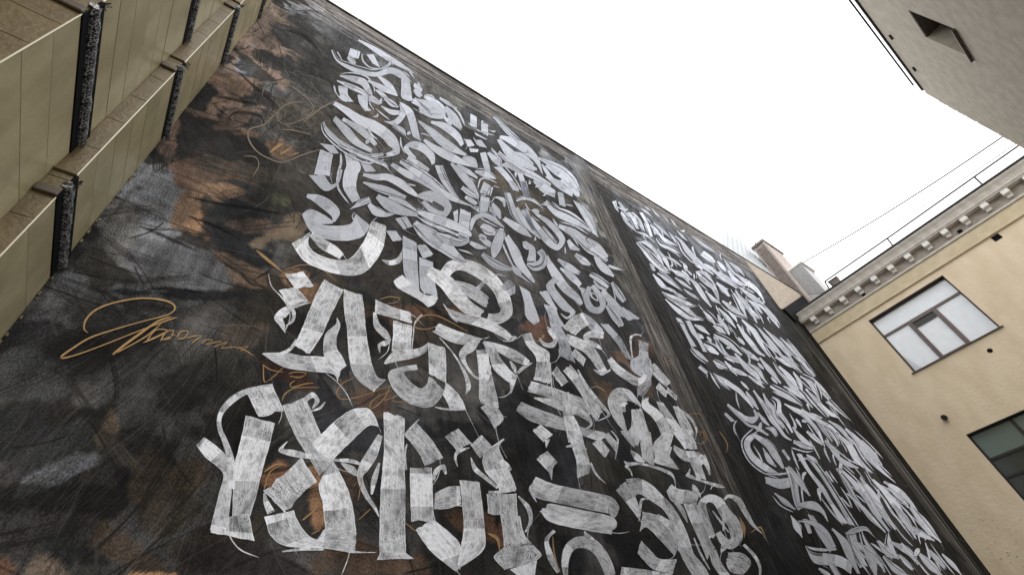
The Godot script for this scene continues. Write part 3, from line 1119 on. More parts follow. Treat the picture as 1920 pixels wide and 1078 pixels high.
	bar([795,649,18,2.4, 782,599,25,-2.6, 767,576,36,-3.3])
	bar([759,592,42,10, 749,571,23,4.2, 748,555,8,2.8])
	bar([794,593,20,5.3, 780,551,19,3.2, 770,524,15,-3.2])
	sweep([892,626,-17,0.5, 864,595,-17,2.4, 836,572,-21,3.8, 812,548,-20,2])
	bar([839,570,33,5.6, 824,545,26,5.5, 824,536,30,7.8, 863,525,1.6,0.9])
	sweep([730,543,-1.9,-1.3, 743,531,-9,-6.6, 759,524,-1.8,-1.4])
	sweep([700,518,-0.8,-0.6, 709,513,-2.6,-4, 745,519,-1.6,-2.6, 791,518,-2.8,-3, 828,512,-4.7,-3.5, 836,501,-2.8,-1, 829,483,-0.9,-0.2])
	sweep([700,509,-3.6,-2.2, 709,500,-2.7,-1.3, 710,490,-0.8,-0.3])
	bar([931,883,20,1.3, 905,828,20,4.1, 885,805,42,11, 874,772,42,12, 879,750,17,4.6, 857,724,27,9, 826,689,8,-1.5])
	sweep([762,773,-10,-7.5, 775,751,-14,-12, 804,737,-13,-13, 837,731,-7.1,-13, 870,751,7,-1.1, 876,772,5.6,5.1, 847,762,0.8,2.1])
	bar([789,889,16,6.2, 823,847,13,11, 837,800,11,3.4, 857,799,8,2.6])
	sweep([853,805,2.9,1.2, 865,842,3.5,1.3, 881,878,4.5,-0.2, 910,898,-1.1,-3.1, 933,901,-1.2,-1.8])
	sweep([920,801,-18,-13, 938,778,-20,-14, 960,755,-15,-11])
	sweep([845,690,-12,-2.9, 833,667,-16,-9, 860,649,-18,-12, 872,622,-22,-10, 867,593,-22,-7.6])
	bar([933,740,10,-11, 912,719,13,-10])
	bar([965,737,12,-10, 951,719,14,-9])
	begin("")
	bar([892,689,12,1.2, 901,658,19,0.7, 923,622,19,0.4, 946,598,16,2.8])
	bar([950,691,11,3.3, 957,651,21,6, 959,623,19,3.7])
	sweep([957,688,-2.7,-2, 991,670,-6.1,-3.7, 997,644,-5.1,-1.9, 984,621,-1.5,-0.3])
	bar([904,619,13,2.5, 927,599,19,8, 929,581,15,3.3])
	bar([940,627,28,7.2, 950,610,20,5.3, 942,582,23,3.1])
	bar([876,573,-5.1,-6.9, 902,561,-14,-12, 942,563,-24,-15, 967,556,-12,-9])
	sweep([970,570,-15,-6.2, 975,549,-9,-3.1, 969,527,-2.3,-0.6])
	bar([931,576,16,2.6, 933,552,19,2.9, 931,513,16,-0.4])
	sweep([903,531,-1.2,0.1, 887,516,-3.7,1.2, 879,514,0.1,0.8])
	sweep([877,514,-0.8,-0.9, 892,514,-4.3,-4, 920,510,-3.2,-2.8, 955,507,-3.9,-3.5, 986,505,-4.5,-4.2, 1007,505,-0.7,-0.6])
	sweep([961,503,-2.6,0.5, 947,493,-0.9,0.2])
	begin("")
	bar([468,448,-9,-10, 492,438,-18,-13, 537,435,-7.6,-14, 622,431,-2.6,-15])
	sweep([626,446,-1.6,-0.2, 619,429,-2.6,-0.4, 617,416,-1.3,-0.3])
	bar([622,431,-2.6,-15, 635,426,-6.3,-16, 645,423,-4.8,-5.8])
	bar([486,413,-10,-7.3, 530,404,-36,-12, 593,399,-31,-13, 623,393,-12,-9])
	sweep([460,436,-0.9,-0.6, 467,427,-1.9,-1.1, 471,419,-0.5,-0.2])
	begin("")
	sweep([501,322,3.7,0.2, 505,341,6.6,-0.4, 518,359,6.3,-3.3, 539,368,0,-7.6, 564,367,-8,-8, 579,356,-11,-5.3, 587,340,-12,-3.5, 589,325,-11,-2.5])
	sweep([496,381,-2.1,1.3, 478,367,-3.6,0.2, 480,346,-6.1,-1.7, 489,327,-3.5,-1.1])
	sweep([556,385,-0.7,-0.3, 559,379,-3.5,-2.4, 572,374,-1.2,-1])
	begin("")
	bar([670,468,16,9, 685,446,15,6.1, 695,421,6,5.5])
	bar([693,467,4.8,-14, 720,473,-3.7,-15, 748,465,-7.9,-16, 773,449,-6.9,-13, 789,428,-12,-12, 796,399,-16,-5.6, 788,366,-21,1.1])
	bar([695,410,-11,-17, 727,412,-21,-11, 750,393,-18,-13, 768,373,-13,-14])
	bar([743,423,-3.7,-3.7, 770,408,-9,-6.3, 776,385,-6.8,-6.9])
	sweep([776,458,-1.3,-0.4, 776,442,-4.2,-1.5, 787,417,-1.2,-0.4])
	bar([671,369,-9,-10, 685,356,-12,-7.4, 701,345,-12,-8, 744,343,-12,-11])
	bar([789,368,20,-3.3, 801,346,25,-1.2, 807,331,24,0.6])
	sweep([734,451,0.6,1.5, 715,448,-2.3,1.1, 700,427,-3.1,-0, 689,409,-1.3,-0.1])
	bar([613,332,-3.9,-5.9, 668,331,-2.3,-4.7, 731,329,-1.4,-2.4])
	begin("")
	bar([808,481,-12,-7.9, 819,468,-16,-14, 867,468,-9,-14, 886,465,-10,-9])
	bar([856,454,22,0.9, 856,421,20,2.8, 858,389,18,-0.1, 861,368,19,10])
	sweep([810,457,-6.3,-3, 822,441,-7.7,-2.9, 825,418,-1.7,-0.5])
	sweep([890,497,-1.5,-0.6, 892,487,-10,-4.2, 902,474,-1.9,-0.9])
	sweep([827,392,-2.1,-0.6, 829,366,-3.4,-0.9, 838,341,-2.1,-0.6])
	begin("")
	sweep([885,396,12,2.8, 887,435,14,3.5, 895,458,12,-0.5, 927,473,-3.6,-8, 956,470,-18,-9, 966,447,-22,-8, 979,427,-25,-6.9, 967,401,-20,0.2, 938,388,4,9, 917,393,13,6.1, 910,407,10,3.3])
	sweep([972,467,-6.4,-0.8, 952,438,-6,-0.5, 930,411,-1.8,-0.1])
	sweep([922,448,-2,-0.8, 934,429,-3.9,-1.5, 947,410,-2,-0.7])
	sweep([976,472,1.8,-1.5, 1005,486,-2.4,-3.8, 1036,481,-12,-6, 1043,459,-12,-4, 1050,433,-7.4,-2.7, 1070,416,-1.7,-0.7])
	sweep([926,394,-11,1.6, 906,379,-6.6,1.5, 892,371,-0.8,0.3])
	begin("")
	bar([906,363,-11,-9, 931,356,-31,-17, 961,348,-21,-12])
	sweep([983,390,-4.9,-1.9, 1004,370,-6.5,-2, 1005,351,-5.2,-0.8, 992,336,-3.8,-0.2])
	bar([871,374,11,1.7, 868,352,15,-0.5, 879,333,16,0.4])
	begin("")
	sweep([55,914,-0,-8, 72,917,-1.5,-16, 94,910,-4.4,-17, 109,895,-8,-10, 109,871,-2.7,-0.8])
	sweep([108,869,0.1,3.1, 89,866,0.7,14, 68,866,-0.9,15, 59,855,-2.3,6.7])
	bar([61,866,5.1,6.4, 70,842,0.6,10, 89,835,2,17, 115,843,-2.5,19, 142,863,-4.1,21, 155,892,-11,24, 159,912,-15,9])
	sweep([144,896,1,1.4, 139,909,1,0.6, 142,922,0.7,-0.2])
	begin("")
	sweep([78,818,-1.7,-6.6, 100,804,-2.9,-12, 119,798,-2.9,-12, 133,790,-2.4,-8])
	bar([65,800,11,21, 77,771,0.8,20, 99,760,-5.7,16, 130,762,-6.3,15, 156,777,-9,16, 174,815,-11,23, 187,864,-16,12, 191,918,-15,-1.1])
	bar([216,912,10,6.3, 231,890,10,8])
	sweep([203,819,-0.2,-1.1, 218,819,0.2,-6.4, 234,834,3.7,-4.2, 241,858,2.6,0.1, 243,883,0.8,0.3])
	begin("")
	bar([256,910,15,-3, 258,848,15,4, 262,802,14,-0.3, 270,774,8,-3.2])
	bar([235,788,7.9,12, 249,774,12,12, 283,760,5.3,9, 304,760,9,20])
	bar([292,867,15,0.8, 293,817,15,7.5, 297,785,17,2.3, 301,775,13,2.4])
	bar([281,906,10,6.6, 297,879,12,12])
	sweep([313,776,-2.9,2.4, 302,758,-6.4,3.3, 296,742,-0.9,0.2])
	begin("")
	sweep([332,844,9,-5.4, 349,876,6,-12, 376,896,-2.8,-19, 409,899,-9,-23, 445,887,-13,-22, 466,864,-16,-18, 475,833,-18,-13, 474,799,-14,0.3, 450,774,-1.3,13, 424,767,2.5,11])
	sweep([297,838,-5.9,-14, 335,823,-12,-21, 354,799,-13,-19, 382,775,-10,-18, 412,770,-6.2,-13])
	bar([351,826,-2.2,-12, 386,826,-11,-18, 430,808,-6.7,-16])
	sweep([433,877,-2.4,2, 399,826,-3,4.1, 375,804,-0.3,3.1, 360,800,0.2,1])
	sweep([449,892,0.3,-1, 469,911,-0.3,-3.2, 493,916,-0.3,-1])
	sweep([484,893,-11,-16, 497,883,-15,-16, 501,864,-8,-7.1])
	sweep([326,762,-0.7,-0.9, 342,739,-2.4,-2.9, 354,727,-0.7,-0.9])
	bar([333,752,1.6,-2.7, 360,743,-12,-11, 407,748,-14,-14, 445,742,-18,-9, 473,731,-6.1,-7.1])
	sweep([478,733,2.9,-5.6, 488,742,-2.7,0.7, 474,726,-0.4,2, 454,718,0.1,0.7])
	begin("")
	bar([540,900,14,-4.2, 544,856,14,3.8, 545,815,19,3.6, 552,799,8,6.4])
	bar([598,918,14,9, 614,883,12,0.9, 626,872,6.1,2.5])
	bar([609,874,19,0.8, 612,847,16,4.3, 625,818,17,6.5])
	begin("")
	bar([574,1088,9,6.5, 596,1070,14,13, 583,1016,19,10])
	sweep([566,998,-4,-9, 587,999,-4.6,-22, 618,1025,10,-6.5, 632,1063,16,12, 622,1079,17,21])
	sweep([642,1069,-16,-16, 651,1032,-19,-19, 665,998,-20,-21, 683,968,-19,-22, 713,949,-19,-22, 725,930,-13,-13])
	sweep([658,990,-8,5.8, 629,952,-15,-6.9, 640,921,-14,-14, 662,895,-13,-15, 682,884,-10,-5.1, 656,857,1.2,5, 639,864,1.5,2])
	sweep([683,968,-3.7,-6, 709,965,-4.4,-5.9, 723,953,-2.5,-2.8])
	begin("")
	sweep([688,1080,-8,-12, 720,1067,-14,-21, 759,1060,-12,-17])
	sweep([686,1044,-5.9,-8, 723,1027,-15,-19, 745,1007,-16,-18])
	sweep([732,995,-2.3,-3.1, 751,989,-12,-9, 739,946,-3.8,-1.8])
	begin("")
	sweep([783,1019,-15,-2.3, 753,966,-15,-7.6, 757,930,-15,-16, 787,935,-0.4,-13, 814,968,15,6.2, 811,1002,19,16, 797,1031,15,15])
	sweep([777,996,-9,-6.7, 778,977,-3.9,-4, 797,975,1,-2.4, 799,996,4,4.2, 779,995,2.7,4.5])
	sweep([802,1076,-7.5,-11, 831,1071,-11,-14, 868,1056,-11,-13])
	sweep([810,1056,-5.5,-5.8, 825,1038,-6.8,-9, 856,1040,-3.8,-5.6])
	sweep([895,1090,-14,-13, 905,1054,-21,-18, 919,1023,-21,-18])
	sweep([833,1027,-19,-18, 855,995,-24,-22, 875,969,-22,-23, 911,969,-17,-23, 955,971,-6.6,-9])
	sweep([829,970,-15,-14, 847,938,-19,-16, 859,908,-19,-15])
	sweep([892,986,-13,-12, 913,950,-18,-15])
	begin("")
	sweep([622,1164,11,12, 607,1253,14,15, 617,1210,-16,-21, 644,1177,-15,-22, 673,1142,-15,-22, 701,1138,-1.5,-16, 732,1188,16,10, 719,1224,15,19, 690,1250,12,19, 661,1258,9,15, 640,1273,6,10])
	sweep([646,1279,-6.8,-13, 665,1275,-10,-19])
	sweep([665,1209,-6,-8, 687,1180,-6.1,-7.9, 702,1158,-4.5,-5.6])
	begin("")
	sweep([710,1367,-15,-24, 744,1342,-23,-41, 796,1348,-26,-47, 847,1346,-23,-38, 896,1334,-15,-22])
	bar([805,1487,17,9, 791,1398,18,8])
	bar([877,1483,19,1.6, 894,1409,18,8, 911,1317,14,-2.7])
	sweep([901,1481,-13,-16, 923,1433,-18,-19, 921,1335,-10,-9])
	sweep([721,1284,-3.2,-3.9, 729,1262,-6.3,-7.8, 736,1251,-1.6,-2])
	begin("")
	sweep([738,1259,-10,-20, 793,1264,-17,-30, 848,1260,-17,-28])
	sweep([760,1205,-13,-14, 768,1179,-14,-20, 797,1180,-5.7,-10])
	sweep([800,1251,-15,-20, 840,1220,-22,-30, 882,1212,-22,-30, 916,1196,-15,-19])
	sweep([856,1268,-13,-18, 897,1252,-19,-24, 929,1222,-13,-15])
	sweep([770,1145,-13,-18, 800,1131,-16,-23, 823,1129,-7.8,-12])
	sweep([862,1189,-14,-15, 874,1158,-22,-23, 895,1139,-22,-25, 918,1127,-10,-12])
	sweep([913,1172,-7.6,-12, 943,1176,-6.8,-11, 982,1186,-1,-1.7])
	begin("")
	sweep([467,1263,-10,-28, 485,1263,-9,-26])
	bar([469,1213,17,5.9, 456,1138,15,10])
	sweep([490,1197,-9,-13, 503,1170,-12,-16, 508,1144,-7,-7.8])
	bar([554,1297,14,9, 558,1239,16,11, 567,1186,19,3.5, 596,1136,11,-5.6])
	sweep([520,1152,-9,-18, 551,1143,-11,-22, 584,1135,-12,-22, 607,1126,-3.3,-5.6])
	sweep([576,1238,-12,-16, 596,1196,-15,-22, 622,1164,-15,-22, 645,1143,-10,-14])
	begin("")
	bar([637,1424,15,12, 632,1325,17,-2.7])
	sweep([582,1276,0.4,-4.8, 618,1315,-1.9,-10, 656,1329,-4.3,-9, 690,1314,-1.6,-2.7])
	bar([578,1378,15,12, 597,1345,15,15])
	begin("")
	sweep([506,1100,-10,-2.9, 491,1051,-16,-3.3, 472,995,-16,-3.5, 464,965,-7.5,-2.4])
	sweep([444,1118,-3.4,-10, 472,1120,-5.4,-13, 503,1112,-4.1,-9])
	sweep([443,1074,-9,-18, 461,1065,-10,-23, 483,1066,-5.8,-16])
	sweep([434,1022,-7,-14, 455,1012,-6.9,-14, 477,1008,-4,-9])
	sweep([433,962,-6.3,-11, 455,949,-8,-16, 484,945,-5.4,-14, 525,955,-2.2,-6.5])
	sweep([517,1077,-15,-18, 535,1026,-19,-20, 544,986,-16,-17, 563,958,-12,-15, 577,939,-6.2,-7.3])
	sweep([516,962,-8,-12, 533,948,-7.6,-10, 539,936,-1.6,-1.8])
	sweep([575,1085,-13,-18, 587,1070,-14,-19])
	begin("")
	sweep([693,1478,-19,-32, 726,1448,-19,-33, 769,1441,-13,-24])
	sweep([833,1589,-20,-31, 863,1560,-20,-33, 901,1560,-26,-42, 907,1538,-15,-19])
	sweep([877,1634,-8,-13, 897,1614,-11,-17, 909,1587,-7.2,-10])
	begin("")
	bar([63,1109,15,10, 83,1089,9,6.8])
	bar([67,1081,15,2.8, 68,1042,15,5.1, 70,993,16,10])
	bar([61,987,13,11, 86,963,4.4,14, 101,995,-0.9,7, 102,1042,-2.5,1.7])
	begin("")
	bar([110,1115,11,10, 124,1077,17,9, 122,1037,16,11, 125,992,14,11, 142,958,9,11])
	bar([142,1111,9,9, 161,1083,13,12])
	begin("")
	sweep([146,1059,-0.3,-10, 172,1070,0.2,-16, 198,1091,-1.1,-17, 227,1092,-5.1,-21, 253,1080,-6.6,-20, 271,1072,-3.4,-10])
	sweep([149,1031,-0.7,-6.7, 172,1033,-1.8,-16, 207,1040,-2.7,-19, 244,1045,-2.2,-13])
	sweep([132,924,0.3,-0.5, 148,954,3,-5.9, 167,984,4.6,-11])
	sweep([166,966,-3.5,-10, 181,954,-4.1,-17, 203,956,-0.2,-9, 224,974,0.3,-2.5])
	sweep([181,1004,-4.1,-15, 204,994,-6.8,-27, 234,991,-3.7,-21, 272,1000,-1.9,-12])
	sweep([205,1019,-1.3,-9, 239,1023,-2.4,-11, 269,1014,-2,-6.3])
	bar([235,968,12,12, 252,943,10,11])
	begin("")
	sweep([265,1231,5.2,13, 239,1256,10,14, 256,1292,0.8,-21, 287,1305,-7.3,-29, 310,1285,-13,-25, 315,1249,-8,-11])
	sweep([245,1220,-6,-21, 268,1209,-6,-22, 301,1205,-5.6,-21])
	sweep([205,1153,-3.6,-16, 242,1144,-4.6,-21, 276,1148,-4.6,-21, 311,1147,-7.3,-24, 347,1134,-6.5,-19, 384,1133,-3.4,-12, 427,1140,-1,-3.4])
	sweep([225,1183,-3,-12, 262,1172,-5,-18, 304,1159,-5.9,-18, 344,1140,-4.5,-12])
	bar([331,1256,14,12, 349,1189,15,6.1, 376,1143,13,-2.3])
	sweep([223,1299,-1.8,-2, 226,1261,-2.3,-3.4, 237,1230,-0.9,-1.6])
	begin("")
	sweep([310,1079,3,12, 276,1079,7.7,11, 303,1102,-3,-20, 339,1100,-9,-23, 350,1081,-12,-8, 336,1045,-1.3,15, 309,1042,6.3,18, 286,1062,5.9,13])
	sweep([272,1017,-4.3,-16, 302,1013,-6.6,-23, 335,1010,-5.9,-20, 361,1011,-3.6,-13])
	begin("")
	sweep([266,970,-4.4,-14, 295,961,-6,-18, 327,955,-4.9,-15, 363,951,-4.4,-13])
	sweep([308,988,-1.1,-4.7, 334,990,-2.6,-11, 353,994,-0.5,-2.1])
	bar([371,1084,8,11, 369,1039,5.7,6.2, 357,1004,2.1,1.3])
	bar([400,1104,17,0.9, 393,1044,19,9, 387,989,16,10])
	sweep([267,972,-4.5,-11, 289,958,-7.3,-18, 314,946,-8,-20, 342,936,-8,-18, 367,919,-5.8,-12, 388,911,-1.6,-3.3])
	sweep([273,1013,-2.9,-13, 306,1016,-4.8,-21, 343,1020,-5.5,-21, 391,1021,-7.7,-21, 408,1012,-4.9,-10])
	sweep([308,963,-1.9,-7, 340,962,-4.5,-17, 374,967,-1.4,-14, 401,993,1.4,-11])
	sweep([403,984,-4,-11, 424,982,-3.3,-11, 448,990,-0.9,-3.8])
	sweep([369,941,-0.4,-1.5, 392,945,-1.1,-3.6, 407,944,-0.4,-1])
	begin("")
	sweep([408,1031,5,1.1, 422,1084,5.8,-3.4, 453,1121,-1.8,-14, 485,1123,-6.7,-16, 515,1110,-2.4,-4.7])
	sweep([446,1073,-6.9,-19, 479,1072,-7,-18])
	sweep([496,1093,-15,-18, 505,1059,-17,-18])
	sweep([432,1030,-5,-12, 450,1026,-6.5,-15])
	begin("")
	bar([489,1289,18,-2.9, 471,1228,21,5.7])
	sweep([449,1241,1.7,0.5, 463,1295,2.2,-2.1, 489,1320,-1.1,-5, 521,1324,-0.9,-2.7])
	sweep([397,1204,-6.6,-18, 424,1198,-7.6,-20, 446,1192,-5.3,-13])
	sweep([404,1167,-5.3,-14, 437,1159,-6.3,-15])
	bar([471,1207,17,0.2, 458,1158,17,3.1, 458,1136,10,7.9])
	sweep([419,1134,-1.3,-4, 446,1135,-3,-11, 466,1147,-1,-6.5])
	sweep([487,1200,1.3,-0.6, 505,1238,0.1,-3.7, 532,1245,-9,-15, 532,1213,-5.1,-4.8])
	sweep([478,1164,-5.2,-10, 498,1154,-9,-17])
	begin("")
	sweep([370,1300,-6.7,-15, 401,1269,-11,-24, 428,1238,-12,-22, 447,1202,-4.1,-6.5])
	sweep([389,1310,-3.6,-11, 425,1302,-6.4,-17, 452,1293,-4.3,-11])
	bar([537,1427,16,21, 572,1390,15,16, 592,1336,15,10])
	sweep([546,1440,-1.4,-11, 587,1478,-7.5,-26, 624,1476,-9,-22, 651,1473,-1.5,-3.3])
	bar([630,1465,15,4, 633,1394,15,7.8, 632,1318,19,10])
	begin("")
	bar([489,1467,14,17, 494,1390,14,12, 495,1336,10,2])
	sweep([448,1325,-3.8,-15, 486,1339,-6.9,-24, 521,1344,-2.1,-6.3])
	sweep([510,1486,-9,-20, 539,1460,-14,-26, 548,1435,-6,-10])
	sweep([528,1532,-2.1,-4.1, 545,1506,-4.5,-7.7, 555,1464,-1.7,-2.6])
	begin("")
	sweep([311,1479,-2.7,-17, 357,1500,-8,-33, 398,1482,-13,-31, 415,1438,-11,-21])
	sweep([289,1350,-5,-16, 319,1335,-7.7,-27, 355,1333,-9,-32, 397,1335,-7.5,-27, 434,1342,-3.6,-13])
	sweep([272,1442,-3.3,-12, 308,1423,-9,-29, 345,1398,-11,-34, 383,1389,-10,-34, 423,1391,-4.1,-14])
	sweep([337,1397,-6.4,-21, 366,1386,-9,-27])
	sweep([411,1372,-9,-27, 444,1369,-14,-38, 458,1355,-6,-13])
	begin("")
	bar([436,1499,16,11, 448,1469,16,19])
	bar([481,1539,14,14, 495,1506,17,12])
	bar([457,1461,21,16, 455,1439,16,14])
	bar([478,1710,15,2, 470,1623,15,1.5])
	bar([451,1626,5.1,0.8, 472,1619,12,6.7])
	bar([521,1697,17,3.6, 512,1609,16,1.9])
	bar([494,1579,30,1.3, 491,1567,21,4.7])
	begin("")
	sweep([570,1632,-14,-27, 603,1577,-22,-44, 650,1557,-19,-44, 715,1557,-14,-30])
	sweep([579,1660,-6.7,-23, 637,1684,-18,-50, 696,1682,-23,-50, 736,1643,-19,-30, 743,1554,-3.8,-4.9])
	sweep([622,1594,-5.1,-16, 671,1611,-11,-25, 709,1587,-10,-18])
	sweep([569,1796,-3.8,-10, 583,1790,-6.7,-15, 623,1738,-9,-21, 671,1712,-8,-18])
	sweep([556,1529,-11,-25, 616,1495,-13,-30, 694,1502,-13,-31, 767,1506,-10,-20])
	begin("")
	sweep([54,1298,-1.9,-18, 83,1292,-3.7,-27, 117,1280,-4.2,-32, 153,1285,-5.3,-35, 185,1276,-9,-34, 205,1252,-13,-29, 214,1219,-12,1.2, 192,1181,-3.8,11])
	sweep([44,1190,-2.3,-5.7, 56,1163,-3.3,-11, 82,1141,-2.5,-13, 116,1132,-2.1,-16, 152,1136,0.2,-16, 184,1177,2.3,-13])
	sweep([84,1125,-0.2,-2.9, 122,1126,-0.6,-5.8, 165,1130,-0.9,-7.5, 190,1133,-1.5,-6.6, 201,1119,-0.4,-1.1])
	sweep([63,1228,-4.5,-20, 93,1201,-5.9,-23, 121,1173,-4.3,-20, 157,1167,-2.7,-16])
	sweep([80,1244,-1.8,-15, 111,1239,-2.9,-18, 138,1228,-5.3,-21, 164,1202,-4.9,-15])
	sweep([140,1267,-1.6,-3.2, 150,1239,-2.2,-6.2, 165,1232,-0.6,-2.7])
	begin("")
	sweep([177,1339,-0,-3, 206,1362,4.4,-13, 226,1440,10,5.2, 217,1488,6.6,12])
	bar([220,1501,10,2.6, 246,1463,12,22, 266,1349,14,-0.8, 272,1338,12,2])
	sweep([164,1413,-1.2,-7.7, 192,1410,-1.8,-18, 216,1433,-0,-21])
	sweep([199,1347,-2.1,-10, 229,1342,-3.4,-12, 238,1320,-0.9,-2])
	begin("")
	bar([113,1419,15,17, 121,1363,12,2.9, 137,1353,5.9,7.5])
	sweep([61,1352,-2.7,-23, 81,1346,-2.3,-18])
	sweep([131,1414,-0.6,-11, 157,1426,1.5,-15, 163,1460,2.2,-0.6])
	sweep([170,1471,-3.2,-16, 194,1461,-4.4,-23, 211,1461,-1.6,-9])
	begin("")
	sweep([318,1535,4.6,15, 257,1573,6.7,20, 292,1579,-7.2,-40, 333,1590,-12,-47, 356,1569,-10,0.7, 318,1526,3.4,25, 274,1521,5.6,30])
	sweep([347,1690,-3.9,-16, 374,1687,-4.9,-19, 406,1679,-2.2,-7.5])
	sweep([365,1641,-10,-28, 395,1603,-14,-34, 418,1550,-11,-22])
	begin("")
	sweep([68,1765,-0.9,-12, 112,1770,-2.9,-28, 161,1765,-4.1,-31, 216,1767,-4,-26, 256,1765,-0.9,-5.2])
	begin("")
	sweep([10,1583,-1.8,-6.5, 29,1539,-1.5,-9, 58,1535,-1,-17, 94,1549,-0.3,-21, 138,1591,1.6,-18, 175,1674,1.5,-30, 210,1692,-7.8,-45, 240,1664,-10,-37])
	sweep([24,1592,-1.7,-7, 42,1557,-0.6,-2.5])
	bar([67,1678,17,11, 67,1614,16,19])
	sweep([53,1602,-3.8,-23, 76,1579,-4.5,-24])
	sweep([87,1676,-2.7,-5.8, 95,1630,-1.7,-6.7, 120,1615,-0.4,-6.3, 150,1654,1,-5.8, 172,1725,4.7,-0.8, 166,1761,2.2,12, 145,1740,0.1,6.9])
	bar([109,1707,12,18, 134,1651,13,1.9])
	bar([226,1682,16,11, 230,1620,18,8, 234,1553,19,23, 247,1545,6.6,12])
	sweep([145,1585,-3.5,-18, 177,1565,-6.2,-26, 200,1535,-4.9,-17])
	sweep([118,1520,-1.3,-12, 159,1523,-3,-25, 205,1531,-2.3,-17])
	begin("")
	sweep([48,1455,0.2,-8, 76,1476,-0.2,-24, 107,1492,-4.2,-29, 125,1461,-7.2,-24, 135,1445,-3.6,-12])
	sweep([45,1421,-0.2,-5.8, 74,1429,-1,-19, 105,1436,-1.8,-19, 138,1435,-1.8,-14, 166,1434,-1,-7.1])
	bar([62,1409,13,13, 69,1369,11,10, 87,1347,9,11])
	bar([110,1412,12,11, 119,1371,10,12, 134,1350,9,12])
	sweep([129,1408,-0.1,-10, 154,1425,1.3,-11, 164,1458,1.5,-2.1])
	bar([149,1497,11,10, 172,1476,9,11])
	begin("")
	sweep([255,1679,-5.6,-21, 283,1654,-10,-36])
	sweep([258,1642,-8,-27, 281,1616,-8,-27])
	sweep([290,1632,-3.9,-21, 325,1636,-10,-37, 352,1611,-14,-33, 355,1575,-4,12, 323,1547,5.5,28, 292,1559,7,34, 250,1546,2.7,18])
	sweep([347,1683,-3.2,-14, 379,1681,-3.9,-16, 412,1687,-1.5,-6.3])
	sweep([369,1625,-7.8,-19, 394,1582,-14,-33, 418,1549,-10,-24])
	sweep([297,1651,-0.6,-6.7, 318,1668,-2,-10, 333,1653,-1.1,-3.4])
	sweep([357,1565,-4.8,-14, 384,1540,-7.7,-21])
	begin("")
	sweep([749,1668,-7.3,-18, 812,1681,-17,-38, 872,1685,-25,-46, 913,1644,-30,-41, 917,1579,-21,-25])
	sweep([777,1641,-9,-17, 818,1630,-15,-28, 868,1626,-17,-28, 893,1587,-11,-16])
	sweep([686,1483,-5.7,-11, 730,1465,-15,-29, 779,1467,-13,-26])
	sweep([760,1555,-11,-22, 821,1544,-22,-39, 873,1521,-17,-28])
	sweep([757,1632,-7.8,-12, 771,1591,-12,-19, 791,1559,-10,-15])
	sweep([839,1567,-3.4,-6.4, 870,1565,-3.6,-9, 899,1595,-0.1,-2.2])

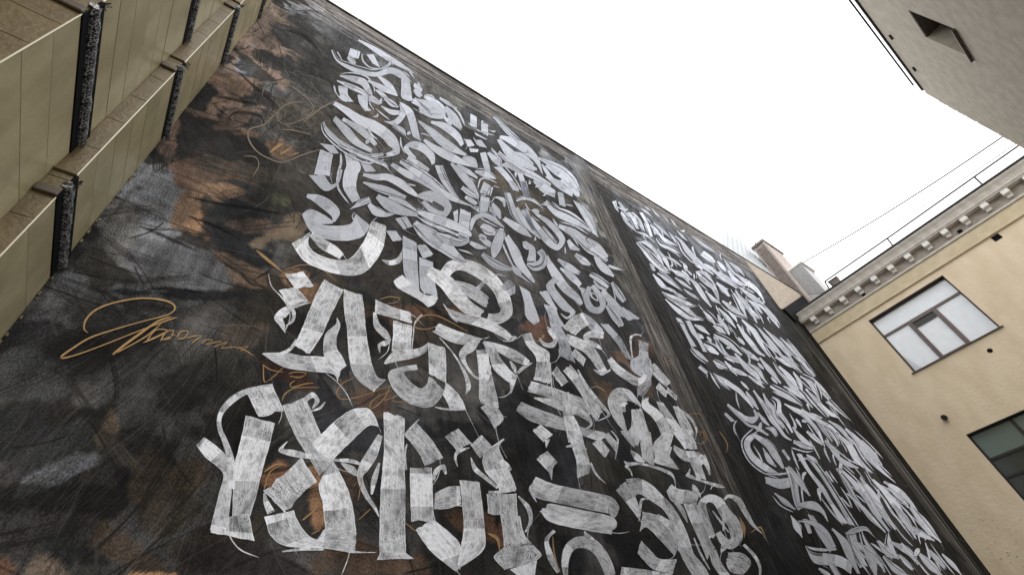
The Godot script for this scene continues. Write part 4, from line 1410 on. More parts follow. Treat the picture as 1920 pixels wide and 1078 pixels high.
func far_rows_of_letters() -> void:
	begin("")
	bar([1143,1680,22,21, 1131,1615,10,-1.7, 1135,1597,1.7,-1.8])
	bar([1176,1696,13,12, 1196,1653,12,10])
	begin("")
	sweep([1159,1620,-10,-11, 1159,1584,-19,-22, 1182,1573,-9,-12])
	sweep([1146,1601,-7,-7.5, 1152,1556,-11,-13, 1176,1532,-15,-17, 1198,1510,-5.3,-6])
	bar([1211,1649,19,13, 1225,1610,19,13, 1217,1542,13,5.5])
	bar([1247,1676,14,6.6, 1274,1642,16,11, 1261,1559,13,4.8])
	bar([1325,1728,18,11, 1327,1661,19,16, 1302,1547,16,10])
	sweep([1195,1513,-7.3,-11, 1258,1532,-11,-15, 1302,1511,-7.2,-8])
	begin("")
	sweep([1350,1657,-17,-18, 1369,1624,-25,-27, 1393,1599,-10,-11])
	sweep([1393,1698,-17,-20, 1430,1674,-20,-22, 1477,1639,-9,-9])
	sweep([1383,1623,-17,-18, 1405,1586,-24,-27, 1494,1599,-6.9,-8])
	sweep([1333,1555,-9,-9, 1342,1520,-17,-19, 1416,1534,-16,-20, 1470,1539,-9,-11])
	sweep([1377,1515,-6.1,-7.5, 1430,1520,-9,-9, 1453,1503,-2.8,-2.8])
	begin("")
	sweep([1167,1432,-5.6,-11, 1224,1463,-17,-23, 1265,1444,-21,-22, 1273,1402,-22,-19, 1271,1358,-13,-11])
	sweep([1154,1424,-7.1,-7.6, 1178,1390,-16,-16, 1194,1354,-16,-16, 1223,1326,-15,-16, 1255,1314,-14,-16, 1283,1323,-6.2,-9])
	sweep([1210,1421,-5,-5.5, 1242,1400,-6.8,-6.9, 1262,1359,-3.9,-3.6])
	sweep([1294,1466,-11,-10, 1309,1411,-23,-19, 1304,1346,-10,-7.5])
	begin("")
	sweep([1327,1439,-9,-11, 1373,1440,-17,-19, 1418,1429,-14,-15])
	sweep([1173,1317,-9,-9, 1190,1300,-19,-19])
	sweep([1491,1693,-12,-12, 1504,1656,-17,-16, 1497,1610,-5.2,-4.4])
	sweep([1532,1689,-14,-15, 1562,1673,-30,-29, 1568,1620,-42,-38, 1592,1580,-41,-38, 1623,1561,-35,-32, 1649,1534,-35,-32, 1692,1518,-24,-22])
	sweep([1587,1761,-13,-13, 1612,1734,-19,-19, 1629,1715,-8,-8])
	bar([1722,1679,50,44, 1767,1665,52,44, 1793,1649,25,19])
	sweep([1723,1811,-7.5,-7.8, 1795,1789,-16,-16, 1875,1769,-8,-7.8])
	sweep([1819,1802,-5.3,-5.3, 1867,1789,-10,-9, 1928,1767,-4.3,-3.9])
	begin("")
	sweep([1318,1358,-15,-18, 1369,1361,-22,-26, 1415,1366,-17,-19])
	sweep([1457,1466,-28,-20, 1441,1412,-28,-19])
	sweep([1450,1422,-12,-11, 1469,1403,-12,-11])
	sweep([1561,1537,-23,-22, 1590,1521,-33,-31, 1612,1512,-18,-17])
	sweep([1657,1570,-19,-19, 1704,1568,-29,-29, 1748,1570,-19,-18])
	sweep([1523,1451,-13,-12, 1554,1432,-20,-18])
	begin("")
	sweep([1838,1684,-25,-21, 1860,1642,-37,-30, 1861,1621,-10,-7.3])
	sweep([1950,1757,-15,-11, 1939,1688,-32,-25, 1956,1649,-44,-34])
	sweep([2004,1759,-20,-17, 2061,1738,-33,-27, 2078,1696,-21,-16])
	begin("")
	sweep([1459,1848,-12,-13, 1479,1810,-13,-15, 1498,1806,-4.1,-4.9])
	sweep([1338,1771,-6.9,-9, 1385,1767,-12,-15, 1415,1750,-3.9,-4.6])
	sweep([1349,1701,-7.4,-8, 1368,1681,-5.6,-6.3])
	sweep([1526,1845,-7.9,-9, 1557,1810,-8,-9])
	sweep([1597,1857,-10,-10, 1612,1804,-10,-9])
	sweep([1395,1818,-10,-13, 1429,1814,-11,-14])
	begin("")
	sweep([1169,1292,-7.7,-9, 1191,1290,-12,-14])
	sweep([1211,1319,-11,-13, 1246,1315,-19,-24, 1288,1324,-7.5,-10])
	sweep([1160,1256,-12,-11, 1174,1234,-21,-19, 1189,1211,-20,-20, 1221,1206,-11,-12])
	sweep([1194,1278,-11,-12, 1231,1271,-18,-19, 1263,1258,-14,-14, 1309,1242,-4.3,-4.1])
	sweep([1206,1212,-10,-12, 1256,1209,-15,-16])
	begin("")
	sweep([1161,1170,-5.3,-6.1, 1203,1170,-12,-14, 1253,1175,-13,-14, 1300,1175,-16,-17, 1348,1184,-3.9,-4.5])
	sweep([1230,1206,-7.9,-8, 1273,1201,-14,-14, 1303,1199,-8,-9])
	sweep([1158,1136,-8,-7.2, 1181,1116,-17,-15, 1216,1099,-19,-18, 1258,1092,-14,-15, 1347,1118,-4.7,-5.8])
	sweep([1192,1147,-7.2,-7.8, 1230,1145,-13,-13, 1270,1141,-17,-16, 1297,1123,-18,-16, 1336,1117,-5.3,-4.8])
	sweep([1331,1261,-8,-7.7, 1363,1250,-12,-11, 1398,1241,-14,-13])
	sweep([1375,1258,-10,-9, 1405,1239,-10,-9])
	begin("")
	sweep([1318,1369,-18,-18, 1347,1351,-20,-21, 1395,1360,-27,-25, 1403,1317,-11,-9])
	sweep([1404,1397,-20,-18, 1425,1352,-27,-22])
	sweep([1311,1312,-13,-13, 1353,1301,-16,-16, 1396,1291,-14,-13])
	sweep([1419,1369,-15,-14, 1453,1348,-29,-24, 1459,1307,-29,-22, 1464,1267,-29,-21, 1476,1233,-16,-12])
	begin("")
	sweep([1497,1400,13,6.1, 1531,1450,-12,-18, 1541,1421,-32,-27, 1570,1404,-31,-28, 1605,1394,-34,-26, 1591,1342,-32,-20, 1570,1296,-12,-7.1])
	sweep([1540,1461,-14,-16, 1604,1479,-26,-26, 1628,1452,-24,-19, 1639,1422,-9,-6.7])
	sweep([1505,1330,-17,-14, 1537,1298,-25,-21, 1576,1294,-16,-14])
	begin("")
	sweep([1714,1560,-27,-24, 1752,1535,-37,-33, 1806,1526,-32,-28, 1855,1506,-16,-13])
	sweep([1692,1566,-15,-13, 1728,1543,-15,-13])
	sweep([1669,1453,-33,-27, 1696,1425,-43,-33, 1713,1393,-32,-24])
	sweep([1784,1583,-16,-14, 1838,1559,-28,-23, 1873,1520,-17,-13])
	sweep([1727,1560,-8,-8, 1825,1573,-15,-14])
	begin("")
	sweep([1905,1650,-40,-30, 1903,1597,-44,-35, 1949,1582,-34,-31, 2021,1603,-21,-21])
	sweep([1944,1664,-25,-22, 2011,1649,-39,-33, 2077,1637,-48,-39, 2117,1611,-43,-31, 2118,1568,-35,-22, 2101,1520,-17,-10])
	sweep([1907,1536,-30,-24, 1959,1516,-43,-34, 2017,1507,-42,-34, 2085,1511,-24,-20])
	sweep([1981,1564,-10,-9, 2049,1565,-15,-13])
	begin("")
	sweep([1830,1483,-30,-20, 1829,1436,-40,-28, 1847,1401,-40,-27, 1844,1342,-39,-24, 1830,1292,-20,-12])
	sweep([1788,1448,-22,-15, 1785,1390,-32,-21, 1773,1344,-31,-19, 1757,1298,-12,-7.1])
	sweep([1610,1323,-27,-23, 1650,1308,-37,-31, 1697,1298,-32,-26, 1761,1292,-9,-7.4])
	sweep([1903,1454,-29,-23, 1949,1438,-43,-31, 1968,1400,-24,-16])
	sweep([1955,1466,-23,-18, 2022,1463,-30,-23, 2048,1435,-32,-21, 2054,1393,-39,-24, 2060,1350,-26,-15])
	sweep([1849,1383,-22,-16, 1875,1354,-27,-19, 1901,1342,-9,-6.1])
	sweep([2064,1472,-19,-12, 2067,1431,-32,-21, 2086,1392,-25,-16])
	begin("")
	sweep([1527,1249,-21,-16, 1551,1225,-25,-18, 1568,1196,-30,-21, 1581,1172,-11,-7.6])
	sweep([1603,1267,-18,-13, 1628,1242,-22,-15, 1626,1215,-12,-7.4])
	sweep([1388,1175,-18,-14, 1407,1146,-25,-19, 1426,1127,-18,-14])
	sweep([1494,1204,-20,-12, 1483,1172,-28,-18, 1493,1141,-28,-18, 1489,1105,-24,-14])
	sweep([1401,1113,-16,-14, 1436,1108,-23,-20, 1464,1100,-13,-10])
	begin("")
	bar([1234,1071,22,8, 1232,1022,24,9, 1241,994,17,4, 1241,948,16,3.5])
	bar([1185,1039,16,4.3, 1183,997,14,5.2, 1187,949,20,6.5])
	sweep([1170,942,-10,-7.9, 1195,926,-15,-12, 1228,908,-13,-10])
	sweep([1168,1059,-4.5,-4.2, 1180,1054,-14,-13, 1200,1047,-4.1,-3.7])
	begin("")
	sweep([1267,1067,-13,-13, 1305,1064,-20,-18, 1337,1050,-7.4,-6])
	sweep([1253,1024,-14,-12, 1279,1015,-19,-15])
	sweep([1311,1033,-16,-11, 1321,1015,-16,-11])
	sweep([1260,987,-14,-11, 1290,974,-23,-19, 1323,965,-17,-13])
	begin("")
	sweep([1362,976,11,6, 1367,1055,19,12, 1360,1019,-24,-14, 1369,985,-23,-15, 1410,971,-19,-14])
	sweep([1369,1062,-15,-13, 1426,1053,-23,-18, 1463,1034,-25,-18, 1492,1015,-18,-12])
	begin("")
	sweep([1618,1203,-23,-14, 1621,1154,-31,-19, 1636,1117,-31,-19, 1650,1080,-30,-19, 1689,1074,-21,-15])
	sweep([1689,1254,-24,-17, 1717,1225,-40,-27, 1737,1205,-41,-25, 1730,1162,-34,-19, 1727,1104,-28,-15, 1735,1084,-18,-10])
	sweep([1551,1114,-16,-11, 1568,1087,-22,-14])
	sweep([1524,1060,-19,-13, 1564,1040,-26,-18, 1607,1028,-24,-16])
	begin("")
	sweep([1807,1251,-27,-17, 1823,1208,-37,-23, 1846,1170,-31,-18, 1859,1130,-31,-17, 1873,1101,-21,-11])
	sweep([1863,1277,-16,-10, 1892,1246,-27,-17, 1919,1218,-27,-16, 1935,1172,-27,-15, 1949,1129,-22,-12])
	sweep([1914,1252,-22,-14, 1950,1214,-28,-16, 1971,1163,-23,-12])
	sweep([1985,1267,-17,-10, 2021,1228,-29,-17, 2048,1185,-29,-16, 2058,1158,-17,-9])
	sweep([1802,1175,-20,-12, 1828,1135,-22,-13])
	sweep([2059,1283,-11,-6.5, 2076,1232,-17,-10, 2088,1171,-8,-4.2])
	sweep([1350,963,-7.7,-6.5, 1405,959,-13,-10])
	sweep([1444,1007,-14,-9, 1467,985,-19,-12])
	begin("")
	bar([1161,870,14,10, 1187,855,12,8])
	sweep([1185,853,-5.4,-1.8, 1172,831,-1.1,-0.3])
	begin("")
	sweep([1222,864,-4.3,-3.3, 1252,853,-21,-16, 1292,842,-18,-13, 1327,830,-20,-12, 1345,807,-21,-11, 1356,780,-11,-5.6])
	sweep([1228,862,-4.7,-3, 1245,839,-9,-6, 1273,820,-2.9,-1.9])
	sweep([1265,923,-11,-7.9, 1288,909,-21,-17, 1331,914,-9,-8])
	sweep([1364,975,-11,-9, 1425,975,-20,-17, 1472,972,-19,-15])
	sweep([1339,943,-12,-7.9, 1359,916,-19,-11, 1369,896,-7.7,-4.5])
	begin("")
	sweep([1447,1005,-22,-14, 1464,972,-30,-18, 1486,950,-29,-18, 1513,932,-26,-14, 1509,890,-12,-5.6])
	sweep([1358,925,-14,-11, 1399,918,-20,-15, 1441,917,-14,-11])
	sweep([1504,986,-17,-12, 1547,971,-27,-16, 1551,940,-23,-12, 1562,919,-9,-5])
	sweep([1447,919,-13,-9, 1479,906,-16,-10, 1520,891,-7.4,-4.7])
	sweep([1371,875,-12,-7.4, 1395,852,-12,-7.2])
	begin("")
	sweep([1630,1048,-26,-15, 1646,1011,-30,-17, 1664,982,-30,-16, 1676,950,-21,-11])
	sweep([1585,1010,-20,-12, 1603,989,-16,-9])
	sweep([1624,962,-20,-12, 1645,941,-16,-9])
	begin("")
	sweep([1423,856,-20,-10, 1432,825,-27,-13, 1440,795,-30,-14, 1440,759,-30,-13, 1450,735,-22,-10, 1458,708,-22,-10, 1487,701,-11,-6])
	sweep([1370,839,-16,-8, 1376,805,-22,-11, 1386,782,-15,-7.7])
	sweep([1370,769,-12,-5.9, 1383,744,-18,-9, 1396,731,-12,-6])
	begin("")
	sweep([1212,759,-12,-7.3, 1238,741,-17,-11, 1271,729,-15,-11, 1311,731,-10,-15, 1350,752,20,3.5, 1354,774,18,7.6])
	sweep([1205,752,-4.2,-2.6, 1242,726,-9,-5.1, 1269,707,-8,-5.3, 1308,707,-11,-7.5, 1356,693,-13,-7.7])
	bar([1172,721,10,4.9, 1193,702,15,5.4])
	sweep([1214,709,-2.9,0.5, 1185,687,-4.4,-0.6, 1175,668,-4.7,-1.7, 1178,655,-0.8,-0.3])
	sweep([1304,824,-3.6,-1.1, 1280,788,-5.9,-2.1, 1268,755,-1.8,-0.7])
	begin("")
	sweep([1482,861,-18,-7.7, 1475,829,-24,-11, 1490,807,-24,-11, 1478,773,-24,-10, 1482,740,-17,-7])
	sweep([1534,861,-13,-8, 1563,850,-26,-11, 1521,801,-24,-9, 1530,769,-25,-10, 1527,734,-21,-8])
	sweep([1364,717,-10,-8, 1402,720,-20,-11, 1404,698,-18,-7.4, 1403,712,9,3.5])
	begin("")
	sweep([1571,911,-18,-11, 1622,898,-25,-16, 1680,888,-26,-16, 1741,876,-10,-6])
	sweep([1566,889,-9,-6.3, 1637,883,-14,-9])
	begin("")
	sweep([1728,1058,-8,-4.2, 1726,1015,-22,-12, 1750,991,-27,-14, 1764,956,-32,-17, 1796,934,-32,-16, 1824,887,-17,-8])
	sweep([1761,1048,-29,-17, 1790,1018,-33,-18, 1806,990,-28,-14, 1794,947,-17,-7.4])
	sweep([1685,941,-19,-12, 1737,931,-29,-17, 1783,915,-22,-12])
	begin("")
	sweep([1789,1102,-27,-19, 1869,1095,-32,-22, 1948,1090,-19,-13])
	sweep([1873,1128,-20,-13, 1934,1105,-26,-15, 1961,1077,-14,-7.7])
	sweep([2033,1202,-31,-17, 2053,1150,-29,-15, 2079,1092,-16,-7.9])
	sweep([2037,1152,-17,-9, 2065,1122,-29,-15, 2090,1096,-9,-4.8])
	begin("")
	sweep([1870,1055,-26,-13, 1866,1011,-35,-15, 1834,961,-24,-9])
	sweep([1915,1047,-24,-15, 1975,1036,-38,-20, 1970,990,-38,-16, 1949,946,-19,-7.4])
	sweep([2039,1077,-23,-12, 2066,1035,-28,-13, 2084,988,-23,-10])
	sweep([1883,981,-25,-13, 1906,946,-35,-17, 1927,913,-36,-16, 1928,874,-19,-7.5])
	sweep([2028,1007,-16,-7.8, 2056,977,-22,-10])
	begin("")
	bar([2020,961,33,15, 2099,913,22,-3.4, 2113,906,10,0.3])
	sweep([1931,931,-25,-12, 1963,899,-35,-17, 2031,889,-18,-9])
	begin("")
	sweep([1598,850,-13,-8, 1643,842,-24,-15, 1694,836,-27,-15, 1722,809,-24,-11, 1732,772,-24,-9, 1710,721,-15,-4.6])
	sweep([1712,856,-20,-11, 1758,840,-28,-15, 1818,829,-24,-13, 1889,819,-27,-12, 1883,791,-12,-4.3])
	sweep([1616,798,-23,-10, 1619,770,-9,-3.7])
	sweep([1764,853,-14,-9, 1847,850,-15,-9])
	begin("")
	sweep([1551,757,-14,-6.1, 1560,733,-24,-11, 1581,713,-23,-12, 1624,702,-17,-9])
	sweep([1778,829,-17,-7.6, 1797,791,-26,-11, 1805,755,-17,-6.5])
	sweep([1828,829,-18,-7.7, 1847,790,-27,-10, 1835,744,-16,-5.5])
	sweep([1900,851,-18,-9, 1958,836,-29,-13, 1978,805,-30,-11, 1982,773,-20,-7.1])
	sweep([1947,846,-19,-9, 1986,819,-25,-11])
	sweep([1885,813,-13,-5.4, 1899,768,-19,-7])
	begin("")
	sweep([1293,688,-8,7.7, 1212,646,-19,-0.8, 1199,608,-23,-10, 1236,583,-21,-12, 1297,571,-14,-8])
	sweep([1266,677,-24,-16, 1324,661,-30,-15, 1333,625,-37,-14, 1335,595,-22,-7.9])
	sweep([1282,643,-9,-3.6, 1281,609,-20,-8, 1298,593,-12,-5.3])
	begin("")
	bar([1205,547,-9,-11, 1264,545,-13,-17, 1330,557,-18,-18])
	bar([1369,602,27,3.9, 1354,566,29,5.6, 1309,506,21,2.1, 1310,488,25,5.8])
	sweep([1216,516,-10,-4.6, 1243,500,-17,-7.7, 1277,484,-10,-4.6])
	sweep([1307,499,-14,-11, 1387,503,-27,-16, 1420,492,-24,-8, 1418,468,-4.9,-1.2])
	sweep([1374,596,-13,-5.2, 1388,574,-13,-5])
	sweep([1366,603,-28,-11, 1385,568,-27,-10, 1398,529,-13,-4.3])
	begin("")
	bar([1482,658,22,2.4, 1481,611,17,0.3, 1500,568,22,0.6, 1503,521,17,-0.2, 1512,470,32,-1.2])
	bar([1537,656,20,-0.3, 1554,607,16,2.2, 1557,540,16,1.7, 1555,471,21,-4])
	sweep([1534,664,-14,-7.3, 1570,653,-17,-7.3, 1574,634,-3.7,-1.3])
	bar([1394,656,13,4.3, 1402,628,11,4.5])
	bar([1596,623,15,4.3, 1603,593,7.7,-1.6])
	bar([1594,548,6.1,0.7, 1614,523,13,-1.2])
	begin("")
	sweep([1693,646,-25,-8, 1698,603,-30,-9, 1694,559,-21,-6.3, 1717,525,-10,-3.2])
	sweep([1716,650,-25,-10, 1757,611,-31,-11, 1779,564,-31,-9, 1773,520,-30,-8, 1789,470,-24,-6.1])
	sweep([1651,565,-16,-5.9, 1700,530,-20,-6.7, 1722,499,-28,-8, 1755,467,-17,-4.8])
	begin("")
	sweep([1841,638,-28,-9, 1852,585,-41,-11, 1841,531,-40,-10, 1851,482,-33,-8])
	sweep([1943,642,-29,-10, 1985,600,-45,-14, 1992,549,-53,-14, 2000,511,-30,-7.2])
	sweep([2033,648,-29,-12, 2123,626,-40,-13, 2159,589,-42,-12, 2168,563,-15,-3.9])
	sweep([2036,628,-22,-7.6, 2084,596,-28,-9, 2119,578,-9,-2.8])
	sweep([1799,623,-12,-3.5, 1794,574,-23,-6.5, 1799,508,-11,-2.8])
	sweep([1825,571,-12,-3.8, 1852,545,-21,-5.8, 1846,512,-12,-2.7])
	sweep([1967,558,-38,-10, 1980,503,-35,-8, 1967,461,-20,-4])
	sweep([1961,521,-21,-5.6, 1994,475,-29,-7.1])
	begin("")
	sweep([1899,799,-31,-13, 1935,763,-47,-17, 1924,708,-45,-16, 1976,671,-22,-8])
	sweep([2016,844,-34,-14, 2058,802,-52,-19, 2054,750,-51,-18, 2089,695,-30,-10, 2147,659,-11,-3.8])
	sweep([2046,832,-35,-14, 2098,780,-43,-16, 2127,731,-45,-15])
	sweep([1745,717,-26,-11, 1782,681,-30,-14, 1880,673,-18,-9])
	sweep([2103,813,-26,-10, 2128,768,-32,-11, 2136,721,-26,-8])
	sweep([2014,735,-23,-9, 2080,704,-29,-11, 2133,673,-19,-6.5])
	begin("")
	sweep([1810,837,-36,-18, 1860,805,-45,-19, 1857,758,-30,-10])
	sweep([1743,748,-26,-11, 1788,704,-27,-11])
	sweep([1643,760,-24,-12, 1707,726,-25,-11])
	sweep([1497,699,-26,-17, 1575,696,-21,-14, 1616,697,-7.7,-5])
	begin("")
	sweep([1239,467,-6.5,-1.9, 1243,443,-26,-6.7, 1238,419,-5.5,-1.2])
	bar([1301,464,16,1.3, 1288,431,13,2.2])
	bar([1341,478,16,-2.1, 1345,436,26,3.5, 1357,398,28,4.6])
	sweep([1260,456,-3.6,-2.9, 1307,458,-9,-6, 1345,454,-17,-7.7, 1374,436,-24,-7.3, 1375,405,-21,-4.8])
	begin("")
	bar([1230,400,-0.1,-1.5, 1242,378,-15,-13, 1304,376,-22,-15])
	bar([1284,377,-16,-16, 1359,375,-23,-15, 1403,361,-28,-15])
	sweep([1239,356,-12,-4.8, 1274,344,-13,-5.3])
	bar([1309,369,19,0.7, 1312,344,19,0.5])
	begin("")
	sweep([1419,451,-17,-5.4, 1441,423,-31,-7.7, 1430,386,-30,-5.8, 1423,351,-21,-3.8])
	sweep([1479,443,-3.5,-6.2, 1573,460,-8,-9, 1633,465,-16,-6.7, 1653,445,-3.5,-1])
	bar([1514,447,40,4.5, 1482,403,39,7, 1475,368,31,4.3])
	sweep([1595,460,-12,-2.5, 1578,428,-16,-3.5, 1590,390,-24,-5, 1581,359,-19,-3.2])
	sweep([1508,429,-18,-6, 1558,402,-33,-10, 1588,374,-30,-7.8])
	sweep([1536,413,-24,-5.5, 1537,377,-33,-5.8, 1514,349,-22,-2.6])
	begin("")
	sweep([1661,438,-27,-7.7, 1690,412,-48,-14, 1738,398,-32,-10])
	sweep([1775,465,-8,-0.9, 1733,433,-27,-4.1, 1717,397,-28,-4.8])
	sweep([1749,440,-21,-7.3, 1831,419,-35,-10, 1846,387,-24,-5.2])
	sweep([1633,397,-26,-6.9, 1664,368,-35,-10, 1720,354,-19,-6])
	sweep([1751,406,-23,-5.5, 1779,370,-29,-6.5])
	sweep([1820,440,-24,-6.4, 1860,403,-31,-7.6])
	begin("")
	sweep([1906,422,-33,-8, 1949,381,-50,-11, 1971,360,-33,-7])
	sweep([2013,432,-36,-8, 2048,382,-36,-7.3])
	sweep([2109,426,-24,-5.3, 2143,393,-30,-6.1, 2154,364,-11,-1.9])
	begin("")
	sweep([2121,572,-53,-15, 2145,528,-63,-16, 2164,488,-51,-12, 2183,462,-12,-2.6])
	sweep([1968,511,-44,-14, 2031,485,-43,-13, 2126,466,-26,-8])
	sweep([1967,566,-37,-11, 1994,522,-42,-11, 1997,483,-31,-6.9])

func thin_lines() -> void:
	begin("G")
	sweep([-109,535,0.2,0.6, -114,539,0.5,0.3, -117,551,0.8,-0.4, -114,567,0.7,-0.9, -102,583,0.5,-1, -82,598,0.4,-1.1, -60,603,0.2,-1.4, -49,597,-0.8,-0.5, -52,584,-0.5,0.7, -71,566,-0.3,0.6, -89,548,-0.4,0.7, -105,530,-0.6,0.8, -113,513,-0.7,0.7, -117,502,-0.7,0.5, -115,500,0.4,-0.7, -105,509,0.4,-0.6, -89,528,0.4,-0.5, -69,553,0.4,-0.6, -47,579,0.5,-0.8, -42,583,0.2,-0.3])
	sweep([-48,582,-0.6,0.9, -58,571,-0.7,0.9, -68,548,-1,1, -75,531,-1,0.9, -80,516,-0.8,0.7, -78,519,0.4,-0.5, -71,530,0.4,-0.5, -61,548,0.6,-0.6, -54,569,0.4,-0.3])
	sweep([-61,538,0.5,-0.7, -54,547,0.7,-0.9, -46,559,0.6,-0.6, -47,562,-0.1,0.7, -56,558,-0.4,0.5, -59,541,-0.6,0.4])
	sweep([-47,545,0.6,-0.3, -46,559,0.6,-0.6, -40,563,-0.2,-0.5, -40,552,-0.7,0.6, -46,547,0.4,-0.5, -36,559,0.3,-0.4])
	sweep([-34,555,0.5,-0.2, -33,564,0.5,-0.7, -26,567,-0.3,-0.5, -27,557,-0.6,0.6, -33,553,-0.3,0.6])
	sweep([-25,557,0.3,-0.5, -18,563,0.3,-0.7, -12,565,-0.5,0, -17,554,-0.5,0.4, -17,552,-0.3,0.1])
	sweep([-8,555,0.4,-0.3, -6,562,0.4,-0.6, 1,564,-0.5,-0.2, -4,556,0,-0.5, 6,563,0.2,-0.5, 10,566,-0.4,0.1, 5,555,0,-0.6, 16,566,0.1,-0.5, 13,556,-0,-0.5, 27,562,0.1,-0.5, 40,560,-0.1,-0.7, 50,555,-0.1,-0.3])
	sweep([31,562,0.1,-0.4, 40,567,-0.3,-0.4, 34,558,-0.2,0.3])
	begin("T")
	sweep([11,738,-0.5,-2.3, 32,725,-0.7,-2.8, 55,711,-0.2,-0.8])
	sweep([54,716,0.2,-0.6, 78,741,0.2,-0.8, 105,746,-0.1,-0.9, 130,731,-0.2,-0.6])
	begin("T")
	sweep([63,546,-0.5,-0.2, 69,523,-0.5,-0.5, 76,529,0.4,-0.4, 87,550,0.2,-0.2])
	sweep([62,546,-0.2,-0.7, 73,541,-0.1,-0.7, 88,542,0,-0.4])
	sweep([94,541,0.2,-0.5, 102,546,0.2,-0.7, 115,548,-0.3,-0.5, 109,540,-0.2,0.7, 96,538,-0.3,0.4, 107,537,-0,-0.4])
	sweep([104,534,-0.3,0.4, 99,527,-0.6,0.1, 102,523,0.2,-0.8, 117,532,0.2,-0.7, 127,536,0.1,-0.4])
	sweep([94,501,0.4,-0.1, 96,512,0.6,-0.5, 107,523,0.2,-0.6, 135,531,0.1,-0.4])
	begin("T")
	sweep([177,557,-0.2,0.4, 163,544,-0.4,0.4, 158,528,-0.6,-0.1, 166,521,-0,-0.7, 187,529,0.2,-0.5, 205,541,0.2,-0.5, 233,560,0.1,-0.3])
	sweep([232,560,-0.5,0.1, 225,538,-0.6,0.3, 210,518,-0.4,0.6, 204,521,0.7,-0, 213,535,0.3,-0.4, 235,552,0.2,-0.3])
	sweep([234,545,-0.4,0.4, 224,533,0,-0.6, 245,547,0.3,-0.5])
	sweep([240,546,-0.7,-0, 239,535,-0.2,-0.6, 261,540,0,-0.4])
	begin("T")
	sweep([205,721,0.2,-0.6, 223,735,0.1,-1.1, 240,738,-0.5,-0.8, 233,726,-0.3,0.7, 217,716,-0.1,0.5])
	sweep([270,692,0.8,-0.6, 285,716,0.4,-1.1, 312,727,-0.3,-1.2, 347,721,-0.4,-1, 377,712,-0.2,-0.4])
	sweep([268,691,-0.6,-0.7, 273,684,-0.4,-1.3, 293,689,0.1,-0.8, 312,703,0.2,-0.8])
	begin("T")
	sweep([93,412,0.5,-0.6, 103,422,0.5,-1, 115,423,0,-0.4])
	sweep([141,366,0.6,-0.6, 151,376,0.7,-0.6, 160,387,0.3,-0.2])
	sweep([153,353,0.4,-0.6, 161,358,0.2,-0.3])
	sweep([193,409,0.3,-0.2, 202,420,-0.6,-0.3, 200,393,-0.4,0])
	sweep([203,372,0.3,-0.3, 216,385,0.4,-0.3])
	sweep([260,373,-0.3,-0.4, 275,364,-0.3,-0.4])
	sweep([379,369,-1.9,-2.3, 393,363,-2.4,-1.2, 394,347,-0.9,-0.1])
	sweep([97,394,0.5,-0.1, 99,413,0.5,-0.3, 110,423,0.2,-0.3])
	begin("S")
	sweep([-44,1131,-0.8,0.7, -52,1076,-0.9,1.3, -69,1037,-1.2,0.9, -62,1003,-0.8,-1.8, -40,978,-0.2,-2, -9,975,0.1,-1.7, 4,986,0.4,-1, 28,1034,0.6,-1.4, 54,1078,0.3,-1])
	sweep([-78,1175,0.5,0.2, -81,1224,0.6,-0.9, -58,1269,0.2,-1.8, -19,1266,-0.2,-1.9, 15,1233,-0.6,-1.3, 11,1176,-0.6,0.9, -20,1110,-0.2,1.4, -40,1127,0.6,0.7, -34,1184,0.7,-1.3, -5,1237,0.3,-1])
	sweep([-59,949,0.2,-0.9, -42,961,-0,-1.6, -32,942,-0.7,-0.4, -33,904,-0.4,0.1])
	sweep([8,1148,0.5,-0.6, 31,1243,1,-1.6, 61,1327,0.5,-1])
	sweep([32,1117,-0,1, -1,1103,-0.2,2, -22,1085,-0.2,1.4])
	begin("T")
	sweep([-25,992,1.4,-1.6, -16,1027,2.1,-3, -9,1042,0.6,-1.3])
	sweep([-9,999,1,-1.6, 3,1033,1.3,-2.2])
	sweep([10,1016,0.8,-2, 20,1033,0.5,-1.4])
	begin("T")
	sweep([490,373,-0.7,-0.1, 487,353,-1.3,-0.2, 490,327,-0.5,-0.1])
	sweep([1012,445,-2,-0.5, 1009,424,-7.9,-1.5, 996,403,-1.9,-0.2])
	sweep([995,623,0.5,-0.4, 1029,643,-1.7,-1.1, 1014,613,-1.1,0, 983,598,-0.2,0.4])
	sweep([1097,656,-2.1,-0.9, 1105,622,-2.5,-0.8, 1078,594,-1,-0.1])
	sweep([1030,415,0.2,-0.8, 1077,429,-3.1,-2, 1078,408,-1.7,-0.4])
	begin("T")
	sweep([1011,855,-0.6,0.3, 980,828,-1,-1, 1032,852,-1,-1, 1000,825,-0.6,0.3])
	sweep([667,669,-0.1,-0.7, 690,678,-1,-1.6, 710,670,-1.5,-1.6])
	sweep([979,675,-0.4,-0.7, 1042,692,-1,-1, 1052,676,-1.2,-0.7])
	sweep([992,632,-0.5,-0.8, 1021,638,-1.8,-1, 1011,616,-1.3,-0.4])
	sweep([569,776,-1.8,1, 549,751,-0.3,1.6, 536,753,0.7,1.1])
	begin("D")
	sweep([2,688,-0.4,-1, 18,672,-0.2,-1.9, 42,673,0,-1])
	sweep([20,680,0.4,-0.5, 33,700,1.3,-1.6, 36,712,0.6,-0.4])
	sweep([36,696,-0.6,-0.4, 41,676,-0.6,-0.4])
	sweep([-13,749,0.1,1.1, -51,759,-0.1,2.7, -87,760,-0.1,1.1])
	sweep([-99,800,0.2,-1.1, -64,807,0.5,-3.2, -19,825,0.5,-4.1, 32,841,0.1,-2])
	sweep([-127,711,0.1,-0.9, -100,708,0.3,-3.1, -56,700,0.1,-1.9])
	sweep([-83,613,0.3,-0.7, -63,624,0.7,-2.6, -26,632,0.2,-1.3])
	begin("D")
